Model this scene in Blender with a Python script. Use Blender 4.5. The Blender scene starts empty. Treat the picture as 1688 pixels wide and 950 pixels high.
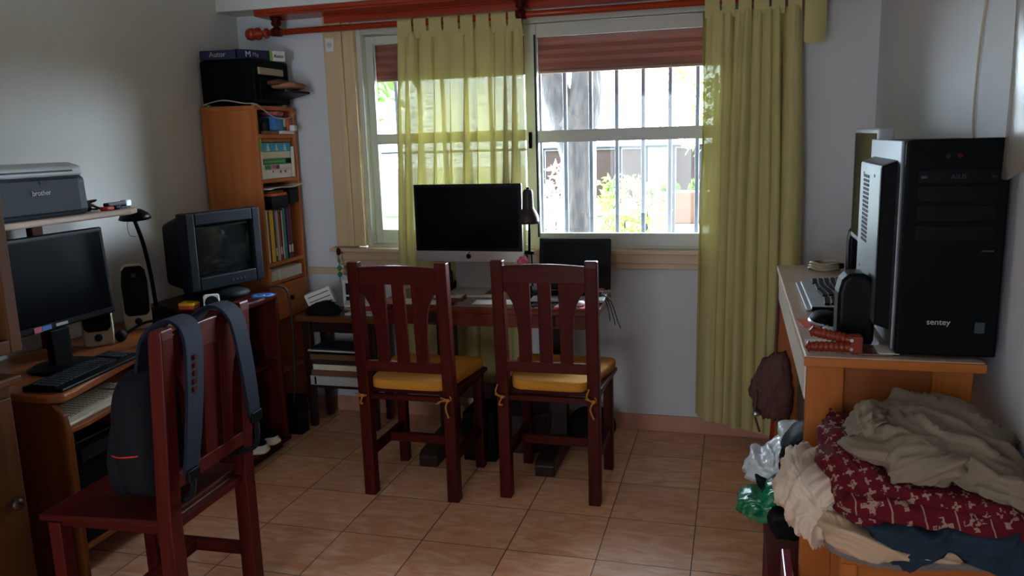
import bpy, math, random
from mathutils import Vector, Matrix, noise
random.seed(7)
C = bpy.context.scene.collection
PI = math.pi
# ---------------------------------------------------------------- camera
F_PX, CX, CY, EYE = 1322.0, 844.0, 475.0, 1.5
_X = Vector((0.96382509, 0.02069772, -0.26573069))   # world axes in camera space (x right, y down, z forward)
_Y = Vector((0.26491951, -0.18401166, 0.94655024))
_Z = Vector((-0.02930611, -0.98270612, -0.18283828))
cam = bpy.data.cameras.new('camera'); cam.sensor_width = 36; cam.lens = 36 * F_PX / 1688; cam.clip_start = .02
co = bpy.data.objects.new('camera', cam); C.objects.link(co)
R3 = Matrix(((_X.x, -_X.y, -_X.z), (_Y.x, -_Y.y, -_Y.z), (_Z.x, -_Z.y, -_Z.z)))
co.matrix_world = Matrix.Translation((0, 0, EYE)) @ R3.to_4x4()
bpy.context.scene.camera = co
def ray(px, py):
    v = Vector((px - CX, py - CY, F_PX)); return Vector((_X.dot(v), _Y.dot(v), _Z.dot(v)))
def FL(px, py, z):
    d = ray(px, py); t = (z - EYE) / d.z; return Vector((d.x * t, d.y * t, z))
def BK(px, py, y):
    d = ray(px, py); t = y / d.y; return Vector((d.x * t, y, EYE + d.z * t))
def SD(px, py, x):
    d = ray(px, py); t = x / d.x; return Vector((x, d.y * t, EYE + d.z * t))
# ---------------------------------------------------------------- light
sc = bpy.context.scene
sc.view_settings.view_transform = 'Standard'; sc.view_settings.look = 'None'
sc.view_settings.gamma = 1; sc.view_settings.use_curve_mapping = False
sc.view_settings.exposure = 0.8
SKY_FRONT, SKY_BACK = 11.0, 1.2      # hazy bright sky on the garden side, dim sky over the house
w = bpy.data.worlds.new('sky'); sc.world = w; w.use_nodes = True
wn_ = w.node_tree; bg = wn_.nodes['Background']; bg.inputs[0].default_value = (.74, .87, 1.0, 1)
wt = wn_.nodes.new('ShaderNodeTexCoord'); ws = wn_.nodes.new('ShaderNodeSeparateXYZ'); wr_ = wn_.nodes.new('ShaderNodeMapRange')
wn_.links.new(wt.outputs['Generated'], ws.inputs[0]); wn_.links.new(ws.outputs[1], wr_.inputs[0])
wr_.inputs[1].default_value = -.05; wr_.inputs[2].default_value = .35; wr_.inputs[3].default_value = SKY_BACK; wr_.inputs[4].default_value = SKY_FRONT
def wmr(sock, a, b_, c, d):
    k = wn_.nodes.new('ShaderNodeMapRange'); wn_.links.new(sock, k.inputs[0])
    for i, v in enumerate((a, b_, c, d)): k.inputs[i + 1].default_value = v
    return k.outputs[0]
def wmath(op, a, b_):
    k = wn_.nodes.new('ShaderNodeMath'); k.operation = op; wn_.links.new(a, k.inputs[0])
    if isinstance(b_, float): k.inputs[1].default_value = b_
    else: wn_.links.new(b_, k.inputs[1])
    return k.outputs[0]
# extra sky strength right and far left, outside the view, added to brighten the walls
side_ = wmath('ADD', wmr(ws.outputs[0], .03, .30, 1.0, 5.0), wmr(ws.outputs[0], -.80, -.52, 12.0, 0.0))
wn_.links.new(wmath('MULTIPLY', wr_.outputs[0], side_), bg.inputs[1])
def area(name, e, sx, sy, loc, target, col):
    l = bpy.data.lights.new(name, 'AREA'); l.shape = 'RECTANGLE'; l.size = sx; l.size_y = sy; l.energy = e; l.color = col
    o = bpy.data.objects.new(name, l); C.objects.link(o); o.location = loc
    o.rotation_euler = (Vector(target) - Vector(loc)).to_track_quat('-Z', 'Y').to_euler()
area('added_back_fill', 20, .9, 1.9, (-1.0, -2.6, 1.05), (-1.0, 1, 1.25), (.86, .93, 1.0))   # fill lamp added beyond the made-up doorway behind the camera
sun = bpy.data.lights.new('sun', 'SUN'); sun.energy = 2; sun.angle = .01; sun.color = (1, .93, .82)
so = bpy.data.objects.new('sun', sun); C.objects.link(so); so.location = (3, -6, 9)
so.rotation_euler = Vector((-.45, .62, -.8)).to_track_quat('-Z', 'Y').to_euler()
po = bpy.data.lights.new('window_portal', 'AREA'); po.shape = 'RECTANGLE'; po.size = 2.0; po.size_y = 1.1
po.cycles.is_portal = True
pob = bpy.data.objects.new('window_portal', po); C.objects.link(pob); pob.location = (-.99, 4.22, 1.5)
pob.rotation_euler = (-PI / 2, 0, 0)
sc.cycles.use_denoising = True
sc.cycles.max_bounces = 14; sc.cycles.diffuse_bounces = 8; sc.cycles.transparent_max_bounces = 24
sc.cycles.sample_clamp_indirect = 12; sc.cycles.caustics_reflective = False; sc.cycles.caustics_refractive = False
# ---------------------------------------------------------------- materials
def lin(c):
    if isinstance(c, str): c = tuple(int(c[i:i + 2], 16) / 255 for i in (0, 2, 4))
    return tuple(x / 12.92 if x <= .04045 else ((x + .055) / 1.055) ** 2.4 for x in c) + (1,)
def mat(name):
    m = bpy.data.materials.new(name); m.use_nodes = True
    n = m.node_tree; b = n.nodes['Principled BSDF']; return m, n, b
def L(n, a, b): n.links.new(a, b)
def plain(name, col, rough=.5, metal=0, spec=.5, var=.06, scale=12, bump=0, coat=0):
    m, n, b = mat(name); c = lin(col)
    tc = n.nodes.new('ShaderNodeTexCoord'); ns = n.nodes.new('ShaderNodeTexNoise'); ns.inputs['Scale'].default_value = scale
    ns.inputs['Detail'].default_value = 5
    L(n, tc.outputs['Object'], ns.inputs['Vector'])
    mx = n.nodes.new('ShaderNodeMix'); mx.data_type = 'RGBA'
    mx.inputs['A'].default_value = tuple(x * (1 - var * 2) for x in c[:3]) + (1,)
    mx.inputs['B'].default_value = tuple(min(1, x * (1 + var * 2)) for x in c[:3]) + (1,)
    L(n, ns.outputs['Fac'], mx.inputs['Factor']); L(n, mx.outputs['Result'], b.inputs['Base Color'])
    b.inputs['Roughness'].default_value = rough; b.inputs['Metallic'].default_value = metal
    b.inputs['Specular IOR Level'].default_value = spec; b.inputs['Coat Weight'].default_value = coat
    b.inputs['Coat Roughness'].default_value = .12
    if bump:
        bp = n.nodes.new('ShaderNodeBump'); bp.inputs['Strength'].default_value = bump; bp.inputs['Distance'].default_value = .01
        L(n, ns.outputs['Fac'], bp.inputs['Height']); L(n, bp.outputs['Normal'], b.inputs['Normal'])
    return m
def wood(name, c1, c2, axis='Z', rough=.38, coat=.3, scale=1.0):
    m, n, b = mat(name); b.inputs['Specular IOR Level'].default_value = .25; coat = coat * .35
    tc = n.nodes.new('ShaderNodeTexCoord'); mp = n.nodes.new('ShaderNodeMapping')
    s = [26 * scale] * 3; s['XYZ'.index(axis)] = 1.6 * scale; mp.inputs['Scale'].default_value = s
    L(n, tc.outputs['Object'], mp.inputs['Vector'])
    ns = n.nodes.new('ShaderNodeTexNoise'); ns.inputs['Scale'].default_value = 1.0; ns.inputs['Detail'].default_value = 6
    ns.inputs['Distortion'].default_value = 1.2; L(n, mp.outputs['Vector'], ns.inputs['Vector'])
    cr = n.nodes.new('ShaderNodeValToRGB'); cr.color_ramp.elements[0].position = .32; cr.color_ramp.elements[1].position = .68
    cr.color_ramp.elements[0].color = lin(c1); cr.color_ramp.elements[1].color = lin(c2)
    L(n, ns.outputs['Fac'], cr.inputs['Fac']); L(n, cr.outputs['Color'], b.inputs['Base Color'])
    b.inputs['Roughness'].default_value = rough; b.inputs['Coat Weight'].default_value = coat; b.inputs['Coat Roughness'].default_value = .15
    bp = n.nodes.new('ShaderNodeBump'); bp.inputs['Strength'].default_value = .06
    L(n, ns.outputs['Fac'], bp.inputs['Height']); L(n, bp.outputs['Normal'], b.inputs['Normal'])
    return m
M = {}
M['wall'] = plain('painted_plaster', 'CCD1D6', .75, var=.015, scale=3, bump=.05)
M['walll'] = plain('cream_grey_plaster', 'D0D0CA', .75, var=.015, scale=3, bump=.05)
M['ceil'] = plain('ceiling_paint', 'D0D4D2', .8, var=.015, scale=3)
M['mahog'] = wood('dark_mahogany', '3C100D', '4C1813', 'Z', .42, 0)
M['mahogh'] = wood('dark_mahogany_across', '3C100D', '4C1813', 'X', .3, .5)
M['mahogy'] = wood('dark_mahogany_along', '380E0C', '461612', 'Y', .3, .5)
for k_ in ('mahogh', 'mahogy'): pass
for k_ in ('mahog', 'mahogh', 'mahogy'):
    b_ = M[k_].node_tree.nodes['Principled BSDF']; b_.inputs['Specular IOR Level'].default_value = .08; b_.inputs['Coat Weight'].default_value = .04; b_.inputs['Roughness'].default_value = .36
M['deskred'] = wood('red_brown_table_wood', '5B2015', '74301F', 'X', .3, .5)
M['darkwood'] = wood('black_brown_wood', '20100C', '2E1711', 'Z', .4, .3)
M['pine'] = wood('orange_pine', '94501F', 'AC6429', 'Z', .42, .25, .6)
M['pinex'] = wood('orange_pine_across', '94501F', 'AC6429', 'X', .42, .25, .6)
M['piney'] = wood('orange_pine_along', '94501F', 'AC6429', 'Y', .42, .25, .6)
M['pinetop'] = wood('sheen_paled_pine_top', 'B49C8C', 'C6AE9E', 'Y', .3, .35, .6)  # greyish paleness is the desktop's reflection put into the pine colour
M['shelfw'] = wood('brown_shelf_laminate', 'AE6432', 'C2763E', 'Z', .5, .1, .5)
M['shelfx'] = wood('brown_shelf_laminate_along', 'AE6432', 'C2763E', 'Y', .5, .1, .5)
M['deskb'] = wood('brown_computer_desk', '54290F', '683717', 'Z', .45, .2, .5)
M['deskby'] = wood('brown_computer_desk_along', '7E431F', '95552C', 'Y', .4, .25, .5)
M['reddk'] = wood('red_varnished_wood', '8E2E16', 'A83E1E', 'X', .32, .5)
M['cream'] = plain('cream_painted_wood', 'C9B18C', .45, var=.02)
M['sill'] = plain('beige_sill_paint', 'C9AE90', .4, var=.03)
M['alu'] = plain('white_aluminium', 'B9BDB6', .35, 0, var=.01)
M['black'] = plain('black_plastic', '06070A', .4, 0, .12)
M['blackm'] = plain('matt_black_plastic', '06080A', .6, 0, .08)
M['dgrey'] = plain('dark_grey_plastic', '1C2228', .5, 0, .15)
M['mgrey'] = plain('mid_grey_plastic', '36404A', .45, 0, .2)
M['lgrey'] = plain('light_grey_plastic', 'B4B6B4', .45)
M['beige'] = plain('beige_plastic', 'A89C82', .5)
M['silver'] = plain('silver_metal', 'B0B6BC', .28, .9, var=.01)
M['silverp'] = plain('silver_plastic', 'A9B0B8', .32, .3, var=.01)
M['alum'] = plain('brushed_aluminium', 'A6A29E', .4, .55, var=.01)
M['white'] = plain('white_plastic', 'D8D8D4', .45, var=.02)
M['paper'] = plain('white_paper', 'D6D3CA', .8, var=.03)
M['screen'] = plain('dark_glass_screen', '04070C', .22, 0, .07, var=.0)
M['crt'] = plain('grey_tube_screen', '14191A', .08, 0, .8, var=.0)
M['navyd'] = plain('dark_navy_plastic', '0E141C', .5, 0, .1)
M['yellowc'] = plain('mustard_cushion_cloth', 'C0801E', .8, bump=.25, scale=60)
M['tie'] = plain('mustard_tie_cloth', 'A5722C', .8)
M['red'] = plain('red_plastic', 'A81E1C', .5)
M['green'] = plain('green_cover', '1F7A55', .6)
M['teal'] = plain('teal_cover', '1F8A80', .6)
M['purple'] = plain('purple_cover', '5B2445', .6)
M['yellow'] = plain('yellow_cover', 'F0C41C', .6)
M['orange'] = plain('orange_card', 'D45A32', .6)
M['pink'] = plain('pink_plastic', 'C0566A', .5)
M['blue'] = plain('blue_card', '2F6FB8', .5)
M['cyan'] = plain('cyan_card', '2A9CC0', .5)
M['navy'] = plain('navy_card', '141C48', .5)
M['brown'] = plain('brown_card', '6E4A32', .7)
M['cream2'] = plain('ivory_pages', 'DDD4BC', .8)
M['lime'] = plain('lime_green_card', '6FB03A', .6)
M['cable'] = plain('black_cable', '0C0C0C', .5)
M['wcable'] = plain('white_cable', 'B4AA92', .5)
M['iron'] = plain('black_painted_iron', '20262E', .5)
# floor tiles
def tile_mat():
    m, n, b = mat('terracotta_tile')
    tc = n.nodes.new('ShaderNodeTexCoord'); sp = n.nodes.new('ShaderNodeSeparateXYZ'); L(n, tc.outputs['Object'], sp.inputs[0])
    def mth(op, a, bb=None, v=None):
        k = n.nodes.new('ShaderNodeMath'); k.operation = op
        if hasattr(a, 'links'): L(n, a, k.inputs[0])
        else: k.inputs[0].default_value = a
        if bb is not None:
            if hasattr(bb, 'links'): L(n, bb, k.inputs[1])
            else: k.inputs[1].default_value = bb
        return k.outputs[0]
    def cell(o, off, size):
        s = mth('DIVIDE', mth('SUBTRACT', o, off), size)
        fr = mth('FRACT', s); d = mth('MINIMUM', fr, mth('SUBTRACT', 1.0, fr)); return mth('FLOOR', s), d
    ix, dx = cell(sp.outputs[0], -.122, .335); iy, dy = cell(sp.outputs[1], 3.97, .3335)
    d = mth('MINIMUM', dx, dy); g = mth('LESS_THAN', d, .0062)
    cmb = n.nodes.new('ShaderNodeCombineXYZ'); L(n, ix, cmb.inputs[0]); L(n, iy, cmb.inputs[1])
    wn = n.nodes.new('ShaderNodeTexWhiteNoise'); L(n, cmb.outputs[0], wn.inputs['Vector'])
    ad = n.nodes.new('ShaderNodeVectorMath'); ad.operation = 'MULTIPLY_ADD'
    ad.inputs[1].default_value = (7, 7, 7); L(n, wn.outputs['Color'], ad.inputs[0]); L(n, tc.outputs['Object'], ad.inputs[2])
    mp = n.nodes.new('ShaderNodeMapping'); mp.inputs['Scale'].default_value = (4.5, 11, 1); L(n, ad.outputs[0], mp.inputs['Vector'])
    ns = n.nodes.new('ShaderNodeTexNoise'); ns.inputs['Scale'].default_value = 1.4; ns.inputs['Detail'].default_value = 7; ns.inputs['Distortion'].default_value = 1.4
    L(n, mp.outputs[0], ns.inputs['Vector'])
    cr = n.nodes.new('ShaderNodeValToRGB'); e = cr.color_ramp.elements
    e[0].position = .3; e[0].color = lin('DA9670'); e[1].position = .7; e[1].color = lin('F2C8A4')
    k = e.new(.5); k.color = lin('E6AC86')
    L(n, ns.outputs['Fac'], cr.inputs['Fac'])
    hs = n.nodes.new('ShaderNodeHueSaturation'); L(n, cr.outputs['Color'], hs.inputs['Color'])
    mr = n.nodes.new('ShaderNodeMapRange'); mr.inputs['To Min'].default_value = .88; mr.inputs['To Max'].default_value = 1.08
    L(n, wn.outputs['Value'], mr.inputs[0]); L(n, mr.outputs[0], hs.inputs['Value'])
    mx = n.nodes.new('ShaderNodeMix'); mx.data_type = 'RGBA'; L(n, g, mx.inputs['Factor']); L(n, hs.outputs[0], mx.inputs['A'])
    mx.inputs['B'].default_value = lin('5E4636'); L(n, mx.outputs['Result'], b.inputs['Base Color'])
    b.inputs['Specular IOR Level'].default_value = .35
    rr = n.nodes.new('ShaderNodeMapRange'); rr.inputs['To Min'].default_value = .3; rr.inputs['To Max'].default_value = .44
    L(n, ns.outputs['Fac'], rr.inputs[0]); L(n, rr.outputs[0], b.inputs['Roughness'])
    bp = n.nodes.new('ShaderNodeBump'); bp.inputs['Strength'].default_value = .25; bp.inputs['Distance'].default_value = .002
    sm = n.nodes.new('ShaderNodeMapRange'); sm.inputs[2].default_value = .012; L(n, d, sm.inputs[0]); L(n, sm.outputs[0], bp.inputs['Height'])
    L(n, bp.outputs[0], b.inputs['Normal'])
    return m
M['tile'] = tile_mat()
M['base'] = plain('pink_skirting_tile', 'C08C78', .3, var=.05, scale=6)
def cloth(name, col, trans=0.0, tcol=None, rough=.85, weave=260, var=.05, sheer=0):
    m = plain(name, col, rough, var=var, scale=9, spec=.2); n = m.node_tree; b = n.nodes['Principled BSDF']
    tc = n.nodes.new('ShaderNodeTexCoord'); wv = n.nodes.new('ShaderNodeTexNoise'); wv.inputs['Scale'].default_value = weave
    mp = n.nodes.new('ShaderNodeMapping'); mp.inputs['Scale'].default_value = (1, 1, .35); L(n, tc.outputs['Object'], mp.inputs[0]); L(n, mp.outputs[0], wv.inputs['Vector'])
    bp = n.nodes.new('ShaderNodeBump'); bp.inputs['Strength'].default_value = .2; bp.inputs['Distance'].default_value = .002
    L(n, wv.outputs['Fac'], bp.inputs['Height']); L(n, bp.outputs[0], b.inputs['Normal'])
    if trans and not sheer:
        tr = n.nodes.new('ShaderNodeBsdfTranslucent'); tr.inputs[0].default_value = lin(tcol or col)
        ms = n.nodes.new('ShaderNodeMixShader'); ms.inputs[0].default_value = trans
        L(n, b.outputs[0], ms.inputs[1]); L(n, tr.outputs[0], ms.inputs[2]); L(n, ms.outputs[0], n.nodes['Material Output'].inputs[0])
    if trans and sheer:
        tr = n.nodes.new('ShaderNodeBsdfTranslucent'); tr.inputs[0].default_value = lin(tcol or col)
        ms = n.nodes.new('ShaderNodeMixShader'); ms.inputs[0].default_value = trans
        L(n, b.outputs[0], ms.inputs[1]); L(n, tr.outputs[0], ms.inputs[2])
        tp = n.nodes.new('ShaderNodeBsdfTransparent'); tp.inputs[0].default_value = (.95, 1, .80, 1)
        # slubby open weave: thin horizontal and vertical thread variation lets a little light straight through
        m1 = n.nodes.new('ShaderNodeMapping'); m1.inputs['Scale'].default_value = (14, 14, 160); L(n, tc.outputs['Object'], m1.inputs[0])
        n1 = n.nodes.new('ShaderNodeTexNoise'); n1.inputs['Scale'].default_value = 1; n1.inputs['Detail'].default_value = 3; L(n, m1.outputs[0], n1.inputs['Vector'])
        r1 = n.nodes.new('ShaderNodeMapRange'); r1.inputs[1].default_value = .3; r1.inputs[2].default_value = .7; r1.inputs[3].default_value = sheer * .5; r1.inputs[4].default_value = sheer * 1.5; L(n, n1.outputs['Fac'], r1.inputs[0])
        m2 = n.nodes.new('ShaderNodeMixShader'); L(n, r1.outputs[0], m2.inputs[0]); L(n, ms.outputs[0], m2.inputs[1]); L(n, tp.outputs[0], m2.inputs[2])
        L(n, m2.outputs[0], n.nodes['Material Output'].inputs[0])
    return m
M['curtain'] = cloth('green_curtain_cloth', 'C4BC84', .13, 'B8B054', sheer=.028)
def glassm(name, tint=(1, 1, 1), refl=.06, rough=.02):
    m, n, b = mat(name); n.nodes.remove(b)
    t = n.nodes.new('ShaderNodeBsdfTransparent'); t.inputs[0].default_value = tint + (1,)
    g = n.nodes.new('ShaderNodeBsdfGlossy'); g.inputs['Roughness'].default_value = rough
    fr = n.nodes.new('ShaderNodeFresnel'); fr.inputs[0].default_value = 1.45
    ms = n.nodes.new('ShaderNodeMixShader'); L(n, fr.outputs[0], ms.inputs[0]); L(n, t.outputs[0], ms.inputs[1]); L(n, g.outputs[0], ms.inputs[2])
    L(n, ms.outputs[0], n.nodes['Material Output'].inputs[0]); return m
M['glass'] = glassm('window_glass', (.95, .97, .98))
def film(name, col, alpha, rough=.2):
    m, n, b = mat(name); b.inputs['Base Color'].default_value = lin(col); b.inputs['Roughness'].default_value = rough
    b.inputs['Alpha'].default_value = alpha; b.inputs['Specular IOR Level'].default_value = .8
    ns = n.nodes.new('ShaderNodeTexNoise'); ns.inputs['Scale'].default_value = 30; bp = n.nodes.new('ShaderNodeBump'); bp.inputs['Strength'].default_value = .5
    L(n, ns.outputs[0], bp.inputs['Height']); L(n, bp.outputs[0], b.inputs['Normal']); return m
M['bagw'] = film('white_plastic_film', 'D4DCE2', .92, .25)
M['bagg'] = film('green_plastic_film', '0F7A52', .97, .22)
M['bagc'] = film('cloudy_garment_film', '9C9C94', .8, .22)
# ---------------------------------------------------------------- mesh helpers
class MB:
    def __init__(s): s.v = []; s.f = []; s.sm = []; s.mi = []; s.cur = 0
    def add(s, vs, fs, smooth=False):
        o = len(s.v); s.v += [tuple(p) for p in vs]
        for f in fs: s.f.append(tuple(i + o for i in f)); s.sm.append(smooth); s.mi.append(s.cur)
        return s
    def box(s, x0, x1, y0, y1, z0, z1, rot=None, piv=None):
        vs = [Vector((x, y, z)) for x in (x0, x1) for y in (y0, y1) for z in (z0, z1)]
        if rot is not None:
            c = Vector(piv) if piv is not None else Vector(((x0 + x1) / 2, (y0 + y1) / 2, (z0 + z1) / 2))
            vs = [rot @ (p - c) + c for p in vs]
        return s.add(vs, [(0, 1, 3, 2), (4, 6, 7, 5), (0, 4, 5, 1), (2, 3, 7, 6), (0, 2, 6, 4), (1, 5, 7, 3)])
    def beam(s, a, b, w, d, up=(0, 1, 0), w2=None, d2=None):
        a = Vector(a); b = Vector(b); t = (b - a).normalized(); u = Vector(up); u = (u - t * u.dot(t)).normalized(); r = t.cross(u)
        w2 = w2 or w; d2 = d2 or d; vs = []
        for p, ww, dd in ((a, w, d), (b, w2, d2)):
            for i, j in ((-1, -1), (1, -1), (1, 1), (-1, 1)): vs.append(p + r * (i * ww / 2) + u * (j * dd / 2))
        return s.add(vs, [(3, 2, 1, 0), (4, 5, 6, 7)] + [(i, (i + 1) % 4, 4 + (i + 1) % 4, 4 + i) for i in range(4)])
    def prism(s, poly, a, b, axis='y', smooth=False):
        def P(u, v, t): return {'y': (u, t, v), 'x': (t, u, v), 'z': (u, v, t)}[axis]
        n = len(poly); vs = [P(u, v, a) for u, v in poly] + [P(u, v, b) for u, v in poly]
        return s.add(vs, [tuple(range(n)), tuple(range(2 * n - 1, n - 1, -1))] + [(i, n + i, n + (i + 1) % n, (i + 1) % n) for i in range(n)], smooth)
    def tube(s, pts, r, n=10, cap=True):
        pts = [Vector(p) for p in pts]; vs = []; fs = []; k = len(pts); pu = None
        for i, p in enumerate(pts):
            t = (pts[min(i + 1, k - 1)] - pts[max(i - 1, 0)]).normalized()
            if pu is None: pu = t.orthogonal().normalized()
            u = (pu - t * pu.dot(t)); u = u.normalized() if u.length > 1e-6 else t.orthogonal().normalized(); pu = u; w_ = t.cross(u)
            rr = r[i] if isinstance(r, (list, tuple)) else r
            for j in range(n):
                a = 2 * PI * j / n; vs.append(p + (u * math.cos(a) + w_ * math.sin(a)) * rr)
        for i in range(k - 1):
            for j in range(n): fs.append((i * n + j, i * n + (j + 1) % n, (i + 1) * n + (j + 1) % n, (i + 1) * n + j))
        s.add(vs, fs, True)
        if cap:
            o = len(s.v) - len(vs); s.f.append(tuple(o + j for j in range(n - 1, -1, -1))); s.f.append(tuple(o + (k - 1) * n + j for j in range(n))); s.sm += [False] * 2; s.mi += [s.cur] * 2
        return s
    def cyl(s, a, b, r, r2=None, n=20): return s.tube([a, b], [r, r2 if r2 is not None else r], n)
    def lathe(s, prof, c=(0, 0, 0), axis=(0, 0, 1), n=24):
        ax = Vector(axis).normalized(); c = Vector(c)
        return s.tube2([(c + ax * h, r) for r, h in prof], ax, n)
    def tube2(s, pr, ax, n):
        u = ax.orthogonal().normalized(); w_ = ax.cross(u); vs = []; fs = []
        for p, r in pr:
            for j in range(n):
                a = 2 * PI * j / n; vs.append(p + (u * math.cos(a) + w_ * math.sin(a)) * max(r, 1e-5))
        for i in range(len(pr) - 1):
            for j in range(n): fs.append((i * n + j, i * n + (j + 1) % n, (i + 1) * n + (j + 1) % n, (i + 1) * n + j))
        s.add(vs, fs, True); o = len(s.v) - len(vs)
        s.f.append(tuple(o + j for j in range(n - 1, -1, -1))); s.f.append(tuple(o + (len(pr) - 1) * n + j for j in range(n))); s.sm += [False] * 2; s.mi += [s.cur] * 2
        return s
    def grid(s, fn, nu, nv, smooth=True):
        vs = [fn(i / (nu - 1), j / (nv - 1)) for i in range(nu) for j in range(nv)]
        return s.add(vs, [(i * nv + j, (i + 1) * nv + j, (i + 1) * nv + j + 1, i * nv + j + 1) for i in range(nu - 1) for j in range(nv - 1)], smooth)
    def ell(s, c, r, nu=20, nv=12, e=1.0, disp=None):
        c = Vector(c); vs = []; fs = []
        def pw(x): return math.copysign(abs(x) ** e, x)
        for i in range(nv + 1):
            ph = -PI / 2 + PI * i / nv
            for j in range(nu):
                th = 2 * PI * j / nu
                d = Vector((pw(math.cos(ph)) * pw(math.cos(th)) * r[0], pw(math.cos(ph)) * pw(math.sin(th)) * r[1], pw(math.sin(ph)) * r[2]))
                if disp: d = disp(d, c)
                vs.append(c + d)
        for i in range(nv):
            for j in range(nu): fs.append((i * nu + j, i * nu + (j + 1) % nu, (i + 1) * nu + (j + 1) % nu, (i + 1) * nu + j))
        return s.add(vs, fs, True)
def part(name, mb, m, parent=None, bev=0, loc=None, rot=None, thick=0, sub=0, seg=2):
    me = bpy.data.meshes.new(name); me.from_pydata(mb.v, [], mb.f)
    for mm in (m if isinstance(m, (list, tuple)) else [m]): me.materials.append(M[mm] if isinstance(mm, str) else mm)
    me.polygons.foreach_set('use_smooth', mb.sm); me.polygons.foreach_set('material_index', mb.mi); me.validate(); me.update()
    o = bpy.data.objects.new(name, me); C.objects.link(o)
    if parent is not None: o.parent = parent
    if loc is not None: o.location = loc
    if rot is not None: o.rotation_euler = rot
    if thick: k = o.modifiers.new('t', 'SOLIDIFY'); k.thickness = thick; k.offset = 0
    if sub: k = o.modifiers.new('s', 'SUBSURF'); k.levels = sub; k.render_levels = sub
    if bev: k = o.modifiers.new('b', 'BEVEL'); k.width = bev; k.segments = seg; k.limit_method = 'ANGLE'; k.angle_limit = .6; k.harden_normals = False
    return o
def tag(o, label=None, cat=None, group=None, kind=None):
    if label: o['label'] = label
    if cat: o['category'] = cat
    if group: o['group'] = group
    if kind: o['kind'] = kind
    return o
def thing(name, label, cat, loc=(0, 0, 0), rz=0, group=None):
    o = bpy.data.objects.new(name, None); C.objects.link(o); o.location = loc; o.rotation_euler = (0, 0, rz); o.empty_display_size = .05
    return tag(o, label, cat, group)
def single(name, mb, m, label, cat, bev=0, group=None, loc=None, rot=None, **k):
    return tag(part(name, mb, m, None, bev, loc, rot, **k), label, cat, group)
def struct(name, mb, m, bev=0): return tag(part(name, mb, m, None, bev), kind='structure')
def copy_tree(o, parent=None):
    c = o.copy(); C.objects.link(c)
    if parent is not None: c.parent = parent; 
    for ch in list(o.children): copy_tree(ch, c)
    return c
def text(name, s, size, loc, rot, m, parent, depth=.0006, align='CENTER'):
    cu = bpy.data.curves.new(name, 'FONT'); cu.body = s; cu.size = size; cu.extrude = depth; cu.align_x = align; cu.align_y = 'CENTER'
    t = bpy.data.objects.new(name, cu); C.objects.link(t)
    bpy.context.view_layer.update(); me = bpy.data.meshes.new_from_object(t.evaluated_get(bpy.context.evaluated_depsgraph_get()))
    C.objects.unlink(t); me.materials.clear(); me.materials.append(M[m]); o = bpy.data.objects.new(name, me); C.objects.link(o)
    o.parent = parent; o.location = loc; o.rotation_euler = rot; return o
def smooth_closed(pts, n):
    out = []; k = len(pts)
    for i in range(k):
        p0, p1, p2, p3 = pts[(i - 1) % k], pts[i], pts[(i + 1) % k], pts[(i + 2) % k]
        for j in range(n):
            t = j / n
            out.append(tuple(.5 * (2 * p1[q] + (p2[q] - p0[q]) * t + (2 * p0[q] - 5 * p1[q] + 4 * p2[q] - p3[q]) * t * t + (3 * p1[q] - p0[q] - 3 * p2[q] + p3[q]) * t ** 3) for q in range(2)))
    return out
def puff(outline, y, depth, wr=.008, fs=14, seed=0, n=14, rings=34, e=.55, stretch=(1, 1, 1), fold=None):
    """inflated cloth body: outline in (x, z) at depth y, full thickness `depth` along y, with folds"""
    P = smooth_closed(outline, n); cx = sum(p[0] for p in P) / len(P); cz = sum(p[1] for p in P) / len(P)
    mb = MB(); vs = []; k = len(P)
    for r in range(rings + 1):
        a = -PI / 2 + PI * r / rings
        s_ = max(.02, math.cos(a)) ** e; yy = y + depth / 2 * math.copysign(abs(math.sin(a)) ** .8, math.sin(a))
        for px, pz in P:
            v = Vector((cx + (px - cx) * s_, yy, cz + (pz - cz) * s_))
            q = Vector((v.x * stretch[0], v.y * stretch[1], v.z * stretch[2])) * fs + Vector((seed * 3.1, seed, 0))
            q2 = q + Vector((noise.noise(q * .5), noise.noise(q * .5 + Vector((9, 0, 0))), 0)) * 2.0
            rid = 1 - abs(noise.noise(q2)) * 2.6; rid2 = 1 - abs(noise.noise(q2 * 2.1 + Vector((5, 3, 1)))) * 2.6
            d = rid * wr * 1.3 + rid2 * wr * .6 + noise.noise(q2 * 4.5) * wr * .25 - wr * .7
            if fold:
                fa, ff, fam = fold; s2 = -v.x * math.sin(fa) + v.z * math.cos(fa) + (v.y - y) * .55
                ph = s2 * ff + 2.6 * noise.noise(Vector((v.x * 5, v.z * 5, seed))) + 1.2 * noise.noise(Vector((v.x * 14, v.y * 9, v.z * 14)))
                d += fam * ((1 - abs(math.sin(ph))) ** 1.4) + fam * .45 * (1 - abs(math.sin(ph * 2.3 + 1))) ** 1.4 - fam * .4
            nn = Vector(((px - cx) * .6, math.sin(a) * depth * .5, (pz - cz))).normalized()
            vs.append(v + nn * d)
    fs_ = []
    for r in range(rings):
        for j in range(k): fs_.append((r * k + j, r * k + (j + 1) % k, (r + 1) * k + (j + 1) % k, (r + 1) * k + j))
    fs_.append(tuple(range(k - 1, -1, -1))); fs_.append(tuple(rings * k + j for j in range(k)))
    mb.add(vs, fs_, True); return mb
def pxs(lst, y): return [(BK(a, b, y).x, BK(a, b, y).z) for a, b in lst]
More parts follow.
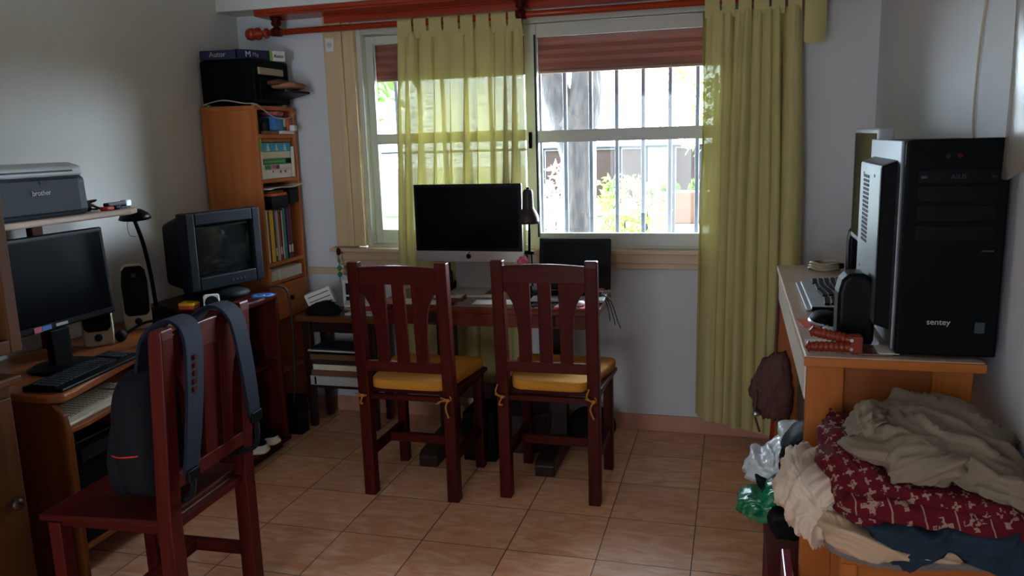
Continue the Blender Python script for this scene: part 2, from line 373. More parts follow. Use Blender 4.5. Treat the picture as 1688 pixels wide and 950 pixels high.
def catm(pts, n=8):
    pts = [Vector(p) for p in pts]; out = []; P = [pts[0]] + pts + [pts[-1]]
    for i in range(1, len(P) - 2):
        for j in range(n):
            t = j / n; p0, p1, p2, p3 = P[i - 1:i + 3]
            out.append(.5 * (2 * p1 + (p2 - p0) * t + (2 * p0 - 5 * p1 + 4 * p2 - p3) * t * t + (3 * p1 - p0 - 3 * p2 + p3) * t ** 3))
    out.append(pts[-1]); return out
def rotz(a): return Matrix.Rotation(a, 3, 'Z')
# ================================================================ SETTING
XL, XR, YB, ZC = -2.62, .60, 3.98, 2.62
struct('floor', MB().box(-2.8, .8, -2.2, 4.2, -.1, 0), 'tile')
struct('ceiling', MB().box(-2.8, .8, -2.2, 4.2, ZC, ZC + .1), 'ceil')
struct('wall_left', MB().box(XL - .15, XL, -2.2, 4.2, 0, ZC), 'walll')
struct('wall_right', MB().box(XR, XR + .15, -2.2, 4.2, 0, ZC), 'wall')
WX0, WX1, WZ0, WZ1 = -1.98, .0, .93, 2.09
wb = MB().box(XL, WX0, YB, 4.2, 0, ZC).box(WX1, XR, YB, 4.2, 0, ZC).box(WX0, WX1, YB, 4.2, 0, WZ0).box(WX0, WX1, YB, 4.2, WZ1, ZC)
struct('wall_back', wb, 'wall')
# unseen wall behind the camera, doorway made up to let the fill light in
DX0, DX1, DZ = -1.5, -.5, 2.0
wf = MB().box(XL, DX0, -2.2, -2.05, 0, ZC).box(DX1, XR, -2.2, -2.05, 0, ZC).box(DX0, DX1, -2.2, -2.05, DZ, ZC)
struct('wall_front', wf, 'wall')
struct('trim_1', MB().box(XL, XR, 3.80, YB, 2.19, ZC), 'ceil', .004)
struct('baseboard_back', MB().box(XL, XR, 3.968, YB, 0, .085), 'base', .002)
struct('baseboard_left', MB().box(XL, XL + .012, -2.05, 3.968, 0, .085), 'base', .002)
struct('baseboard_right', MB().box(XR - .012, XR, -2.05, 3.968, 0, .085), 'base', .002)
# cable conduit on wall at left of the window
struct('trim_2', MB().box(-2.30, -2.0, 3.962, YB, .79, .828), 'cream', .003)
# cream casing at left of window (two raised boards)
tc = MB().box(-2.10, -2.005, 3.955, YB, .95, 2.19).box(-2.022, -1.992, 3.945, YB, .95, 2.19).box(-1.992, -1.945, 3.96, YB + .02, .95, 2.12).box(-1.948, -1.925, 3.95, 4.0, .95, 2.09)
struct('trim_3', tc, 'cream', .003)
struct('trim_4', MB().box(-2.12, .02, 3.90, 4.02, .925, .945).box(-2.10, .0, 3.935, YB, .875, .925).box(-2.09, -.01, 3.95, YB, .845, .88), 'sill', .004)
# window
win = bpy.data.objects.new('window_1', None); C.objects.link(win); win.location = (-.99, 4.0, .94); tag(win, kind='structure')
def W(name, mb, m, bev=0, parent=win):
    o = part(name, mb, m, parent, bev); 
    if parent is win: o.location = (.99, -4.0, -.94)
    return o
def sash(x0, x1, yf, g):
    """g: glass edges x0,x1,z bottom,rail z0,rail z1,top"""
    gx0, gx1, zb, r0, r1, zt = g
    fr = MB().box(x0, gx0, yf, yf + .035, .955, 2.05).box(gx1, x1, yf, yf + .035, .955, 2.05)
    fr.box(gx0, gx1, yf, yf + .035, .955, zb).box(gx0, gx1, yf, yf + .035, zt, 2.05).box(gx0, gx1, yf - .004, yf + .036, r0, r1)
    f = W('sash', fr, 'alu', .003)
    for a, b in ((zb, r0), (r1, zt)):
        p = part('pane', MB().box(gx0, gx1, yf + .014, yf + .019, a, b), 'glass', f)
    return f
fm = MB().box(-1.93, -1.90, 3.985, 4.09, .94, 2.09).box(-.03, 0, 3.985, 4.09, .94, 2.09).box(-1.9, -.03, 3.985, 4.09, 2.055, 2.09).box(-1.9, -.03, 3.985, 4.09, .94, .958)
W('frame', fm, 'alu', .003)
s1 = sash(-1.90, -.985, 4.04, (-1.86, -1.03, 1.03, 1.49, 1.545, 2.01))
s2 = sash(-1.022, -.03, 3.99, (-.96, -.08, 1.02, 1.476, 1.537, 1.99))
W('latch', MB().box(-1.006, -.992, 3.975, 3.992, 1.45, 1.53).box(-1.004, -.994, 3.962, 3.976, 1.475, 1.49), 'blackm', .002)
W('weather_strip', MB().box(-.972, -.963, 3.984, 3.992, 1.0, 2.0), 'dgrey', .001)
# roller shutter outside
sh = thing('roller_shutter', 'orange-brown slatted roller shutter, mostly rolled up, outside the window', 'shutter', (-.99, 4.13, 1.84))
sl = MB()
z = 1.833
while z < 2.09:
    sl.prism([(4.122, z - .004), (4.133, z - .004), (4.137, z + .02), (4.133, z + .046), (4.122, z + .046), (4.118, z + .02)], -1.97, -.01, 'x'); z += .042
o = part('slats', sl, 'shutter' if 'shutter' in M else 'reddk', sh); o.location = (.99, -4.13, -1.84)
M['shutter'] = cloth('shutter_slat_plastic', '84402E', .05, 'A04E30', .5); o.data.materials[0] = M['shutter']
o = part('bottom_rail', MB().box(-1.97, -.01, 4.112, 4.138, 1.822, 1.836), 'brown', sh, .002); o.location = (.99, -4.13, -1.84)
# grille
gr = thing('window_grille', 'dark iron bar grille outside the window', 'grille', (-.99, 4.32, .9))
xs = [-1.995 + .1385 * k for k in range(15)]
for x in xs:
    part('bar', MB().box(x - .010, x + .010, 4.31, 4.330, .86, 2.2), 'iron', gr, .002, loc=(.99, -4.32, -.9))
for zz in (.9, 2.16): part('cross_rail', MB().box(-2.05, .03, 4.308, 4.328, zz - .015, zz + .015), 'iron', gr, .002, loc=(.99, -4.32, -.9))
# outer wall jamb of the house around the window is part of wall_back (thickness to y 4.2)
# ---- exterior
M['grd'] = plain('pale_paving', '7C786F', .9, var=.12, scale=1.2)
M['lawn'] = plain('lawn', '55703C', .9, var=.3, scale=3)
M['bark'] = None
def bark():
    m, n, b = mat('tree_bark'); tcn = n.nodes.new('ShaderNodeTexCoord'); mp = n.nodes.new('ShaderNodeMapping'); mp.inputs['Scale'].default_value = (9, 9, 2.2)
    L(n, tcn.outputs['Object'], mp.inputs[0]); ns = n.nodes.new('ShaderNodeTexNoise'); ns.inputs['Scale'].default_value = 3; ns.inputs['Detail'].default_value = 9; L(n, mp.outputs[0], ns.inputs['Vector'])
    cr = n.nodes.new('ShaderNodeValToRGB'); cr.color_ramp.elements[0].position = .35; cr.color_ramp.elements[0].color = lin('22201F'); cr.color_ramp.elements[1].position = .66; cr.color_ramp.elements[1].color = lin('3E3833')
    L(n, ns.outputs['Fac'], cr.inputs[0]); L(n, cr.outputs[0], b.inputs['Base Color']); b.inputs['Roughness'].default_value = .95
    bp = n.nodes.new('ShaderNodeBump'); bp.inputs['Strength'].default_value = .8; bp.inputs['Distance'].default_value = .03; L(n, ns.outputs['Fac'], bp.inputs['Height']); L(n, bp.outputs[0], b.inputs['Normal']); return m
M['bark'] = bark()
tag(part('ground_outside', MB().box(-30, 25, 4.25, 45, -.25, -.05), 'grd'), kind='structure')
tag(part('lawn_strip', MB().box(-25, 15, 15.5, 19.5, -.06, -.02), 'lawn'), kind='structure')
M['brick'] = None
def brickm():
    m, n, b = mat('dark_brick'); tcn = n.nodes.new('ShaderNodeTexCoord'); mp = n.nodes.new('ShaderNodeMapping'); mp.inputs['Rotation'].default_value = (PI / 2, 0, 0)
    L(n, tcn.outputs['Object'], mp.inputs[0]); br = n.nodes.new('ShaderNodeTexBrick'); br.inputs['Scale'].default_value = 4
    br.inputs['Color1'].default_value = lin('4A3835'); br.inputs['Color2'].default_value = lin('41302F'); br.inputs['Mortar'].default_value = lin('3A2C2B')
    L(n, mp.outputs[0], br.inputs['Vector']); L(n, br.outputs['Color'], b.inputs['Base Color']); b.inputs['Roughness'].default_value = .9; return m
M['brick'] = brickm()
M['render'] = plain('pale_render', '7A7570', .9)
bw = thing('boundary_wall', 'low dark brick boundary wall with a pale pillar across the street', 'wall', (-3, 20.5, 0))
part('brick_panel', MB().box(-1.9, 16, -.12, .12, -.06, 1.16), 'brick', bw)
part('coping', MB().box(-2, 16, -.16, .16, 1.16, 1.24), 'render', bw, .01)
pp = BK(1092, 290, 20.5).x + 3
part('pillar', MB().box(pp - .35, pp + .35, -.25, .25, -.06, 1.45), 'render', bw, .02)
fn = thing('street_railing', 'thin metal railing standing on the pavement beyond the tree', 'railing', (0, 13, 0))
for k in range(34):
    x = -8.5 + k * .42
    part('upright', MB().box(x - .022, x + .022, -.02, .02, -.06, 1.32), 'iron', fn)
part('top_rail', MB().box(-8.6, 5.5, -.02, .02, 1.30, 1.34), 'iron', fn, .004)
# big forked tree
tr = thing('forked_tree', 'thick forked tree trunk standing close outside the right window pane', 'tree', (-1.24, 6.5, -.06))
def limb(name, pts, rs, n=20):
    cp = catm(pts, 6); rr = []
    for i in range(len(cp)):
        f_ = i / 6; k = min(int(f_), len(rs) - 2); rr.append(rs[k] + (rs[k + 1] - rs[k]) * (f_ - k))
    part(name, MB().tube(cp, rr, n), 'bark', tr, loc=(1.24, -6.5, .06))
limb('trunk', [(-1.22, 6.5, -.1), (-1.235, 6.5, .3), (-1.235, 6.5, .9), (-1.232, 6.5, 1.45), (-1.25, 6.5, 1.62), (-1.265, 6.5, 1.74), (-1.27, 6.5, 1.80)], [.20, .155, .145, .145, .165, .10, .02])
limb('branch', [(-1.27, 6.5, 1.35), (-1.33, 6.5, 1.62), (-1.41, 6.5, 1.85), (-1.475, 6.5, 2.05), (-1.68, 6.5, 2.6), (-1.95, 6.6, 3.4)], [.11, .125, .12, .10, .085, .07])
limb('branch', [(-1.22, 6.5, 1.35), (-1.20, 6.5, 1.62), (-1.155, 6.5, 1.85), (-1.145, 6.5, 2.05), (-1.06, 6.5, 2.6), (-.95, 6.4, 3.5)], [.12, .14, .14, .12, .105, .09])
def leafm(name, col, tc): return cloth(name, col, .45, tc, .6)
M['leafA'] = leafm('green_leaves', '3C5A28', '55702A'); M['leafB'] = leafm('yellow_green_leaves', '62743C', '7E9040'); M['leafC'] = leafm('pink_blossom', '8A6A66', '987068')
def leaves(c, r, count, size, seed, flat=1.0, tall=1):
    rd = random.Random(seed); mb = MB()
    for _ in range(count):
        while True:
            p = Vector((rd.uniform(-1, 1), rd.uniform(-1, 1), rd.uniform(-1, 1)))
            if .25 < p.length < 1 and noise.noise(p * 2.3 + Vector((seed, 0, 0))) > -.12: break
        p = Vector((p.x * r[0], p.y * r[1], p.z * r[2])) + Vector(c)
        a = Vector((rd.gauss(0, 1), rd.gauss(0, 1), rd.gauss(0, flat) * tall)).normalized(); b_ = a.orthogonal().normalized(); s_ = size * rd.uniform(.6, 1.3)
        mb.add([p - a * s_, p - b_ * s_ * .35, p + a * s_, p + b_ * s_ * .35], [(0, 1, 2, 3)])
    return mb
def plant(name, label, cat, base, cr, r, count, size, m, seed, stem=.02, group=None, tall=1):
    t = thing(name, label, cat, base, 0, group); b_ = Vector(base)
    part('foliage', leaves(Vector(cr) - b_, r, count, size, seed, tall=tall), m, t)
    mb = MB(); mb.tube([(0, 0, -.03), tuple((Vector(cr) - b_) * .5), tuple((Vector(cr) - b_))], [stem, stem * .7, stem * .3], 8)
    part('stem', mb, 'bark', t)
c = BK(1030, 345, 9.5); plant('shrub', 'loose sunlit green shrub right of the forked trunk', 'shrub', (c.x, 9.5, -.05), (c.x, 9.5, c.z), (.55, .4, .42), 700, .06, 'leafB', 3)
c = BK(916, 345, 8.2); plant('shrub', 'pink flowering shrub seen just left of the forked trunk', 'shrub', (c.x, 8.2, -.05), (c.x, 8.2, c.z), (.18, .3, .5), 420, .045, 'leafC', 5)
c = BK(1110, 160, 12); plant('street_tree', 'pale leafy tree at the right edge of the window view', 'tree', (c.x + .6, 12, -.05), (c.x + .6, 12, c.z + .3), (1.0, .8, 1.2), 800, .09, 'leafB', 6, .08)
c = BK(634, 165, 8); plant('garden_tree', 'green tree crown behind the left pane under the shutter', 'tree', (c.x - .3, 8, -.05), (c.x - .3, 8, c.z + .5), (.75, .6, .75), 700, .10, 'leafA', 8, .07)
for k, (px, r_) in enumerate(((1010, .22), (1060, .22), (1105, .22), (1150, .22))):
    c = BK(px, 328, 17)
    plant('hedge_plant', ['clump of strappy green leaves by the street, nearest the trunk', 'green clump of leaves left of the pale pillar', 'green clump of leaves just right of the pale pillar', 'green clump of leaves furthest right before the brick wall'][k], 'plant', (c.x, 17, -.02), (c.x, 17, .25), (r_, .4, .3), 380, .09, 'leafA', 20 + k, .02, 'green clumps along the brick wall', tall=3)
tb = BK(1140, 340, 14.5)
single('planter_box', MB().box(tb.x - .45, tb.x + .45, 14.3, 14.8, -.05, .5), 'brown', 'pinkish box planter at the lower right of the window view', 'planter', .02)
# ================================================================ CURTAINS + ROD
single('pelmet_board', MB().box(-2.40, .46, 3.80, 3.99 - .01, 2.155, 2.19).box(-2.38, .44, 3.79, 3.83, 2.165, 2.185), 'reddk', 'long red-brown board fixed under the ceiling beam above the curtain rod', 'board', .004)
YR = 3.86
struct('trim_5', MB().box(-2.08, .02, 3.94, 3.98, 2.118, 2.150).box(-2.08, .02, 3.93, 3.97, 2.150, 2.156), 'reddk', .002)
rd_ = thing('curtain_rod', 'red varnished wooden curtain rod with turned ends above the window', 'curtain rod', (-1, YR, 2.075))
def zr(x): return 2.078
RL = (1, -YR, -2.075)
part('pole', MB().cyl((-2.43, YR, 2.078), (.43, YR, 2.078), .0155), 'reddk', rd_, loc=RL)
for x, s_ in ((-2.36, -1), (.36, 1)):
    pr = [(.006, 0), (.026, .004), (.026, .014), (.016, .02), (.016, .045), (.03, .05), (.032, .065), (.024, .078), (.03, .085), (.032, .1), (.028, .12), (.012, .128)]
    part('finial', MB().lathe([(r, h) for r, h in pr], (x, YR, 2.078), (s_, 0, 0)), 'reddk', rd_, loc=RL)
for x in (-2.31, -1.0, .33):
    pr = [(.01, -.02), (.028, -.018), (.032, 0), (.028, .018), (.016, .024), (.014, .03), (.024, .036), (.026, .048), (.022, .058), (.03, .064), (.03, .078)]
    part('bracket', MB().lathe(pr, (x, YR, 2.078), (0, 0, 1)), 'mahog', rd_, loc=RL)
def curtain(name, label, x0, x1, zt, zb, folds, seed, tabs, bx0=None, bx1=None, zslope=0, tail=False, amp=.03):
    t = thing(name, label, 'curtain', ((x0 + x1) / 2, YR, 0)); ox = (x0 + x1) / 2
    bx0 = x0 if bx0 is None else bx0; bx1 = x1 if bx1 is None else bx1
    rc = random.Random(int(seed * 100)); ws_ = [rc.uniform(.35, 1.7) for _ in range(int(folds))]; tot = sum(ws_); cuts = [0]
    for w__ in ws_: cuts.append(cuts[-1] + w__ / tot)
    am = [rc.uniform(.45, 1.35) for _ in ws_]; skew = [rc.uniform(-.55, .55) for _ in ws_]; drift = [rc.uniform(-.35, .35) for _ in ws_]
    def fn(u, v):
        v_ = 1 - v; xa = x0 + (bx0 - x0) * v_; xb = x1 + (bx1 - x1) * v_
        us = min(.99999, max(0, u + .035 * math.sin(3.1 * u + seed) * v_ * math.sin(PI * u)))
        k = max(i for i in range(len(ws_)) if cuts[i] <= us); t_ = (us - cuts[k]) / (cuts[k + 1] - cuts[k])
        grow = min(1, .35 + 1.6 * v_); A = amp * am[k] * grow
        prof = math.sin(2 * PI * t_ + skew[k] * math.sin(2 * PI * t_))
        y = YR + A * prof + .35 * amp * noise.noise(Vector((u * 22, v * 1.4, seed))) * grow + .004 * noise.noise(Vector((u * 60, v * 9, seed)))
        over = (.016 + .012 * am[k]) * grow * math.sin(2 * PI * t_ + PI / 2 + drift[k]) * (1 if len(ws_) > 3 else .5)
        x = xa + (xb - xa) * (u + .02 * noise.noise(Vector((u * 4, v * 1.6, seed + 9))) * v_) + over - .016
        z = zb + zslope * (1 - u) * v_ + (zt - zb) * v + .005 * math.sin(2 * PI * t_) * v_
        return (x - ox, y - YR, z)
    part('panel', MB().grid(fn, 260, 60), 'curtain', t)
    for i in range(tabs):
        u = (i + .5) / tabs; x = x0 + (x1 - x0) * u; hw = (x1 - x0) / tabs * (.40 if i % 3 else .46)
        pth = []
        for k in range(13):
            a = -PI * .5 + PI * 2 * k / 12 * .5
            pth.append((-(.0215) * math.cos(a), 2.078 + .0215 * math.sin(a)))
        loop = [(0, zt - .03), (-.019, zt), (-.0215, 2.078)] + [(-.0215 * math.cos(a), 2.078 + .0215 * math.sin(a)) for a in [PI * k / 8 for k in range(1, 8)]] + [(.0215, 2.078), (.019, zt), (.004, zt - .03)]
        mb = MB(); mb.grid(lambda a, b, x=x, hw=hw, loop=loop: ((x - ox) + hw * (2 * a - 1), loop[int(round(b * (len(loop) - 1)))][0], loop[int(round(b * (len(loop) - 1)))][1]), 3, len(loop))
        part('tab', mb, 'curtain', t)
    if tail:
        mb = MB(); mb.grid(lambda a, b: (.212 + .09 * a - .0, -.05 - .012 * math.sin(a * PI) + .02 * a, 1.88 + (.2) * b - .012 * (1 - abs(2 * a - 1) ** 4) * (1 - b)), 12, 8)
        part('folded_corner', mb, 'curtain', t)
    return t
curtain('curtain', 'left green tab-top curtain hanging behind the big desktop computer', -1.63, -.985, 2.035, .12, 10, 1.0, 8, bx0=-1.70, bx1=-1.03, amp=.032)
curtain('curtain', 'right green curtain gathered at the right of the window, reaching the skirting', -.15, .27, 2.035, .06, 8, 6.3, 6, bx0=-.17, bx1=.30, zslope=.09, tail=True, amp=.055)
so_ = thing('wall_socket', 'small white socket high on the cream window casing', 'socket', (-2.06, 3.955, 2.01))
part('cover_plate', MB().box(-.024, .024, -.008, 0, -.034, .034), 'white', so_, .003); part('outlet', MB().cyl((0, -.012, 0), (0, -.006, 0), .014), 'lgrey', so_)
tb = thing('curtain_tieback', 'small cord hook hanging under the right curtain hem', 'hook', (-.10, 3.955, .12))
part('cord', MB().tube(catm([(-.02, 0, .02), (0, -.005, .03), (.02, 0, .02), (.03, 0, -.02), (.02, 0, -.05), (.015, 0, -.02), (0, 0, 0)], 5), .003, 6), 'brown', tb)
# beads hanging at the left end of the sill
wd = thing('bead_ornament', 'string of dark beads hanging from the left end of the sill', 'ornament', (-2.055, 3.88, .93))
part('cord', MB().tube([(0, 0, .02), (0, 0, -.17)], .002, 6), 'cable', wd)
part('red_knot', MB().ell((0, 0, 0), (.012, .01, .022)), 'mahog', wd)
for z_, r_ in ((-.05, .008), (-.09, .012), (-.125, .012)): part('bead', MB().ell((0, 0, z_), (r_, r_, r_ * 1.3)), 'green', wd)
# ================================================================ CHAIRS (back faces -y in local space, seat toward +y)
CW = .43
def make_chair(label, group=None):
    t = thing('dining_chair', label, 'chair', (0, 0, 0), 0, group); X0 = CW / 2 - .025
    for s in (-1, 1):
        mb = MB(); x = s * X0
        mb.prism([(-.022, 0), (.03, 0), (.026, .46), (-.012, 1.0), (-.02, 1.026), (-.055, 1.026), (-.056, 1.0), (-.022, .48)], x - .025, x + .025, 'x')
        part('post', mb, 'mahog', t, .004)
        part('leg', MB().beam((s * (X0 + .0), .375, 0), (s * X0, .375, .445), .042, .042, up=(0, 1, 0)), 'mahog', t, .003)
        part('side_stretcher', MB().box(x - .012, x + .012, .03, .355, .165, .205), 'mahogy', t, .002)
        part('side_rail', MB().box(x - .012, x + .012, .03, .355, .432, .455), 'mahogy', t, .002)
    part('cross_stretcher', MB().box(-X0, X0, .20, .225, .165, .205), 'mahogh', t, .002)
    part('front_rail', MB().box(-X0, X0, .365, .385, .42, .455), 'mahogh', t, .002)
    part('rear_rail', MB().box(-X0, X0, -.005, .018, .432, .455), 'mahogh', t, .002)
    # curved top rail with an arched upper edge
    top = MB(); N = 16; vs = []
    pl = [(-X0 + .02 + (2 * X0 - .04) * i / N, 1.004 + .008 * math.sin(PI * i / N)) for i in range(N + 1)] + [(X0 - .02, .935), (-X0 + .02, .935)]
    top.prism([(a, b) for a, b in pl], -.048, -.026, 'y'); part('top_rail', top, 'mahogh', t, .003)
    part('lower_rail', MB().box(-X0, X0, -.026, -.006, .562, .606), 'mahogh', t, .003)
    # three slats, outer two flare outwards at the top
    def slat(poly):
        mb = MB(); n = len(poly); vs = []
        for dy in (-.009, .009):
            for x, z in poly: vs.append((x, -.016 - (z - .6) * .062 + dy, z))
        mb.add(vs, [tuple(range(n)), tuple(range(2 * n - 1, n - 1, -1))] + [(i, n + i, n + (i + 1) % n, (i + 1) % n) for i in range(n)]); return mb
    part('slat', slat([(-.0265, .60), (.0265, .60), (.0265, .94), (-.0265, .94)]), 'mahog', t, .002)
    for s in (-1, 1):
        pts = [(.060, .60), (.112, .60), (.112, .72), (.118, .80), (.130, .85), (.150, .89), (.178, .915), (.178, .94), (.058, .94)]
        poly = [(s * a, b) for a, b in pts];  poly = poly if s > 0 else poly[::-1]
        part('slat', slat(poly), 'mahog', t, .002)
    seat = MB().prism([(-CW / 2 + .012, .02), (CW / 2 - .012, .02), (CW / 2 + .012, .41), (-CW / 2 - .012, .41)], .455, .475, 'z'); part('seat', seat, 'mahogy', t, .005)
    return t
def cushion(x, y, seed, label, wf):
    t = thing('seat_cushion', label, 'cushion', (x, y, .475), 0, 'mustard cushions tied to the desk chairs')
    def d(v, c):
        q = Vector((v.x * 9, v.y * 9, seed)); k = noise.noise(q) * .006
        return Vector((v.x * (1 + (v.y) * wf), v.y, v.z + k * (1 if v.z > 0 else 0)))
    part('pad', MB().ell((0, .20, .024), (.197, .212, .024), 64, 14, .24, d), 'yellowc', t)
    for s in (-1, 1):
        sx = s * .19
        w_ = [(sx * .9, .03, .0), (sx, -.015, -.012 + .01 * s), (sx + .014, -.036, -.02), (sx - .01, -.045, -.014), (sx - .03, -.035, -.012)]
        part('tie', MB().tube(catm(w_, 4), .0042, 6), 'tie', t)
        kn = MB().ell((sx + .004, -.046, -.018), (.010, .007, .008)); part('knot', kn, 'tie', t)
        tl = [(sx + .004, -.05, -.02), (sx - .004 * seed, -.052, -.05), (sx + .006, -.05, -.09 if (s > 0) else -.05)]
        part('tie', MB().tube(catm(tl, 4), [.004] * 8 + [.006], 6), 'tie', t)
        tl = [(sx + .004, -.05, -.02), (sx - .022, -.05, .0), (sx - .012, -.05, .035)] if seed > 1.5 else [(sx + .004, -.05, -.02), (sx - .02, -.05, -.02), (sx - .045, -.05, -.035)]
        part('tie', MB().tube(catm(tl, 4), .0038, 6), 'tie', t)
ch = make_chair('dark mahogany slat-back chair in front of the big desktop computer')
ch.location = (-1.307, 2.985, 0)
c2 = copy_tree(ch); c2.location = (-.722, 3.075, 0); c2['label'] = 'dark mahogany slat-back chair in front of the laptop, right of the other tucked chair'
c3 = copy_tree(ch); c3.location = (-1.52, 1.95, 0); c3.rotation_euler = (0, 0, PI / 2 + .04); c3['label'] = 'dark slat-back chair in the left foreground with a backpack hanging on it'
cushion(-1.307, 2.99, 1.0, 'mustard yellow seat cushion tied to the chair facing the big desktop computer', .7)
cushion(-.722, 3.08, 2.0, 'mustard yellow seat cushion tied to the chair facing the laptop', .95)
# backpack hanging on the left chair's back, straps over the top rail
M['bpk'] = cloth('black_nylon', '0A0C11', weave=400); M['bpn'] = cloth('navy_strap_cloth', '111826', weave=400)
bp = thing('backpack', 'black backpack with navy straps hanging on the left foreground chair', 'backpack', (-1.62, 1.93, .5))
def P3(a): return (a[0] + 1.62, a[1] - 1.93, a[2] - .5)
body = MB()
def bdisp(v, c):
    q = v * 9; k = (1 - abs(noise.noise(q)) * 2) * .008; return v * (1 + k / max(v.length, .01)) if v.length > 0 else v
body.ell(P3((-1.625, 1.92, .69)), (.075, .165, .195), 36, 24, .6, bdisp)
part('bag_body', body, 'bpk', bp)
part('front_pocket', MB().ell(P3((-1.695, 1.90, .62)), (.035, .13, .12), 30, 18, .6, bdisp), 'bpk', bp)
part('piping', MB().tube([P3(p) for p in catm([(-1.59, 1.755, .66), (-1.625, 1.75, .655), (-1.665, 1.757, .65), (-1.70, 1.775, .645)], 5)], .003, 6), 'red', bp)
def strap(ya, yb, zend, m, w_=.088):
    pth = [(-1.63, ya, .86), (-1.60, ya, .97), (-1.545, ya, 1.022), (-1.49, ya + (yb - ya) * .05, 1.03), (-1.452, ya + (yb - ya) * .15, .985), (-1.445, ya + (yb - ya) * .45, .85), (-1.45, ya + (yb - ya) * .8, .70), (-1.46, yb, zend)]
    cp = catm(pth, 7); mb = MB(); n = len(cp); vs = []
    for i, p in enumerate(cp):
        t_ = (cp[min(i + 1, n - 1)] - cp[max(i - 1, 0)]).normalized(); nn = Vector((t_.z, 0, -t_.x)).normalized() if abs(t_.y) < .99 else Vector((1, 0, 0)); ww = w_ * (1 - .35 * (i / n) ** 2)
        for a, b in ((-1, -1), (1, -1), (1, 1), (-1, 1)): vs.append(P3(p + Vector((0, 1, 0)) * (a * ww / 2) + nn * (b * .005)))
    fs = [(3, 2, 1, 0), tuple((n - 1) * 4 + k for k in range(4))] + [(i * 4 + k, i * 4 + (k + 1) % 4, i * 4 + 4 + (k + 1) % 4, i * 4 + 4 + k) for i in range(n - 1) for k in range(4)]
    mb.add(vs, fs, False); o = part('strap', mb, m, bp, .0025); return o
strap(1.865, 1.80, .60, 'bpn'); strap(2.055, 2.12, .66, 'bpn', .082)
for i in range(5): part('embroidery', MB().box(-.0015, .0015, -.006, .006, -.007, .007), 'mahog', bp, loc=P3((-1.438, 1.845 - .004 * i, .93 - .022 * i)))
part('buckle', MB().box(-.008, .008, -.026, .026, -.018, .018), 'black', bp, .003, loc=P3((-1.452, 2.12, .66))); part('buckle', MB().box(-.008, .008, -.024, .024, -.018, .018), 'black', bp, .003, loc=P3((-1.452, 1.80, .60)))
part('lower_web', MB().tube([P3(p) for p in catm([(-1.452, 2.12, .65), (-1.46, 2.11, .56), (-1.55, 2.08, .54), (-1.64, 2.0, .55)], 5)], .009, 6), 'bpk', bp)
part('lower_web', MB().tube([P3(p) for p in catm([(-1.452, 1.80, .59), (-1.47, 1.80, .53), (-1.56, 1.82, .50), (-1.64, 1.86, .54)], 5)], .009, 6), 'bpk', bp)
# ================================================================ CENTRE DESK
TX0, TX1, TY0, TY1, TZ = -1.63, -.565, 3.39, 3.79, .755
cd = thing('writing_desk', 'red-brown trestle writing desk with a glass top below the window', 'desk', (-1.1, 3.65, 0)); CL = (1.1, -3.65, 0)
part('desktop', MB().box(TX0, TX1, TY0, TY1, TZ - .035, TZ - .006), 'deskred', cd, .006, loc=CL)
M['gtop'] = plain('brown_reflecting_glass', '6A4A3C', .06, 0, .9, var=.02, scale=4)
part('glass_top', MB().box(TX0 + .004, TX1 - .004, TY0 + .004, TY1, TZ - .006, TZ), 'gtop', cd, .001, loc=CL)
part('front_apron', MB().box(TX0 + .05, TX1 - .05, TY0 + .035, TY0 + .055, TZ - .10, TZ - .035), 'deskred', cd, .002, loc=CL)
for x in (-1.36, -.80):
    part('pedestal', MB().box(x - .045, x + .045, 3.60, 3.66, .08, TZ - .08), 'darkwood', cd, .004, loc=CL)
    part('foot', MB().prism([(3.30, 0), (3.79, 0), (3.79, .05), (3.68, .09), (3.54, .09), (3.32, .07), (3.30, .05)], x - .045, x + .045, 'x'), 'darkwood', cd, .005, loc=CL)
    part('top_bearer', MB().box(x - .035, x + .035, 3.42, 3.77, TZ - .09, TZ - .035), 'darkwood', cd, .003, loc=CL)
part('stretcher', MB().box(-1.32, -.84, 3.615, 3.645, .24, .32), 'darkwood', cd, .003, loc=CL)
# dark crate and basket under the desk
M['wick'] = plain('dark_wicker', '2A1E18', .8, bump=.8, scale=70)
dk = thing('wicker_basket', 'dark round wicker basket on the floor under the writing desk', 'basket', (-.98, 3.66, 0))
part('basket_body', MB().lathe([(.10, 0), (.14, .01), (.16, .12), (.165, .20), (.155, .20), (.15, .12), (.13, .02), (.01, .015)], (0, 0, 0)), 'wick', dk)
part('rim', MB().lathe([(.163, -.006), (.172, 0), (.163, .008), (.152, 0)], (0, 0, .2)), 'wick', dk)
bl = thing('ball_bag', 'rounded dark bag lying on the floor right of the basket', 'bag', (-.66, 3.76, 0))
part('bag_body', MB().ell((0, 0, .085), (.11, .10, .085), 26, 18, .8, bdisp), 'bpk', bl); part('handle', MB().tube(catm([(-.04, -.05, .15), (0, -.06, .2), (.05, -.05, .15)], 5), .006, 6), 'bpk', bl)
dbx = thing('subwoofer', 'black boxy subwoofer on the floor below the big desktop computer', 'speaker', (-1.14, 3.52, 0))
part('cabinet', MB().box(-.08, .08, -.11, .11, .0, .24), 'blackm', dbx, .006); part('cone', MB().lathe([(.05, 0), (.052, .004), (.04, .006), (.01, .001)], (0, -.11, .14), (0, -1, 0)), 'black', dbx)
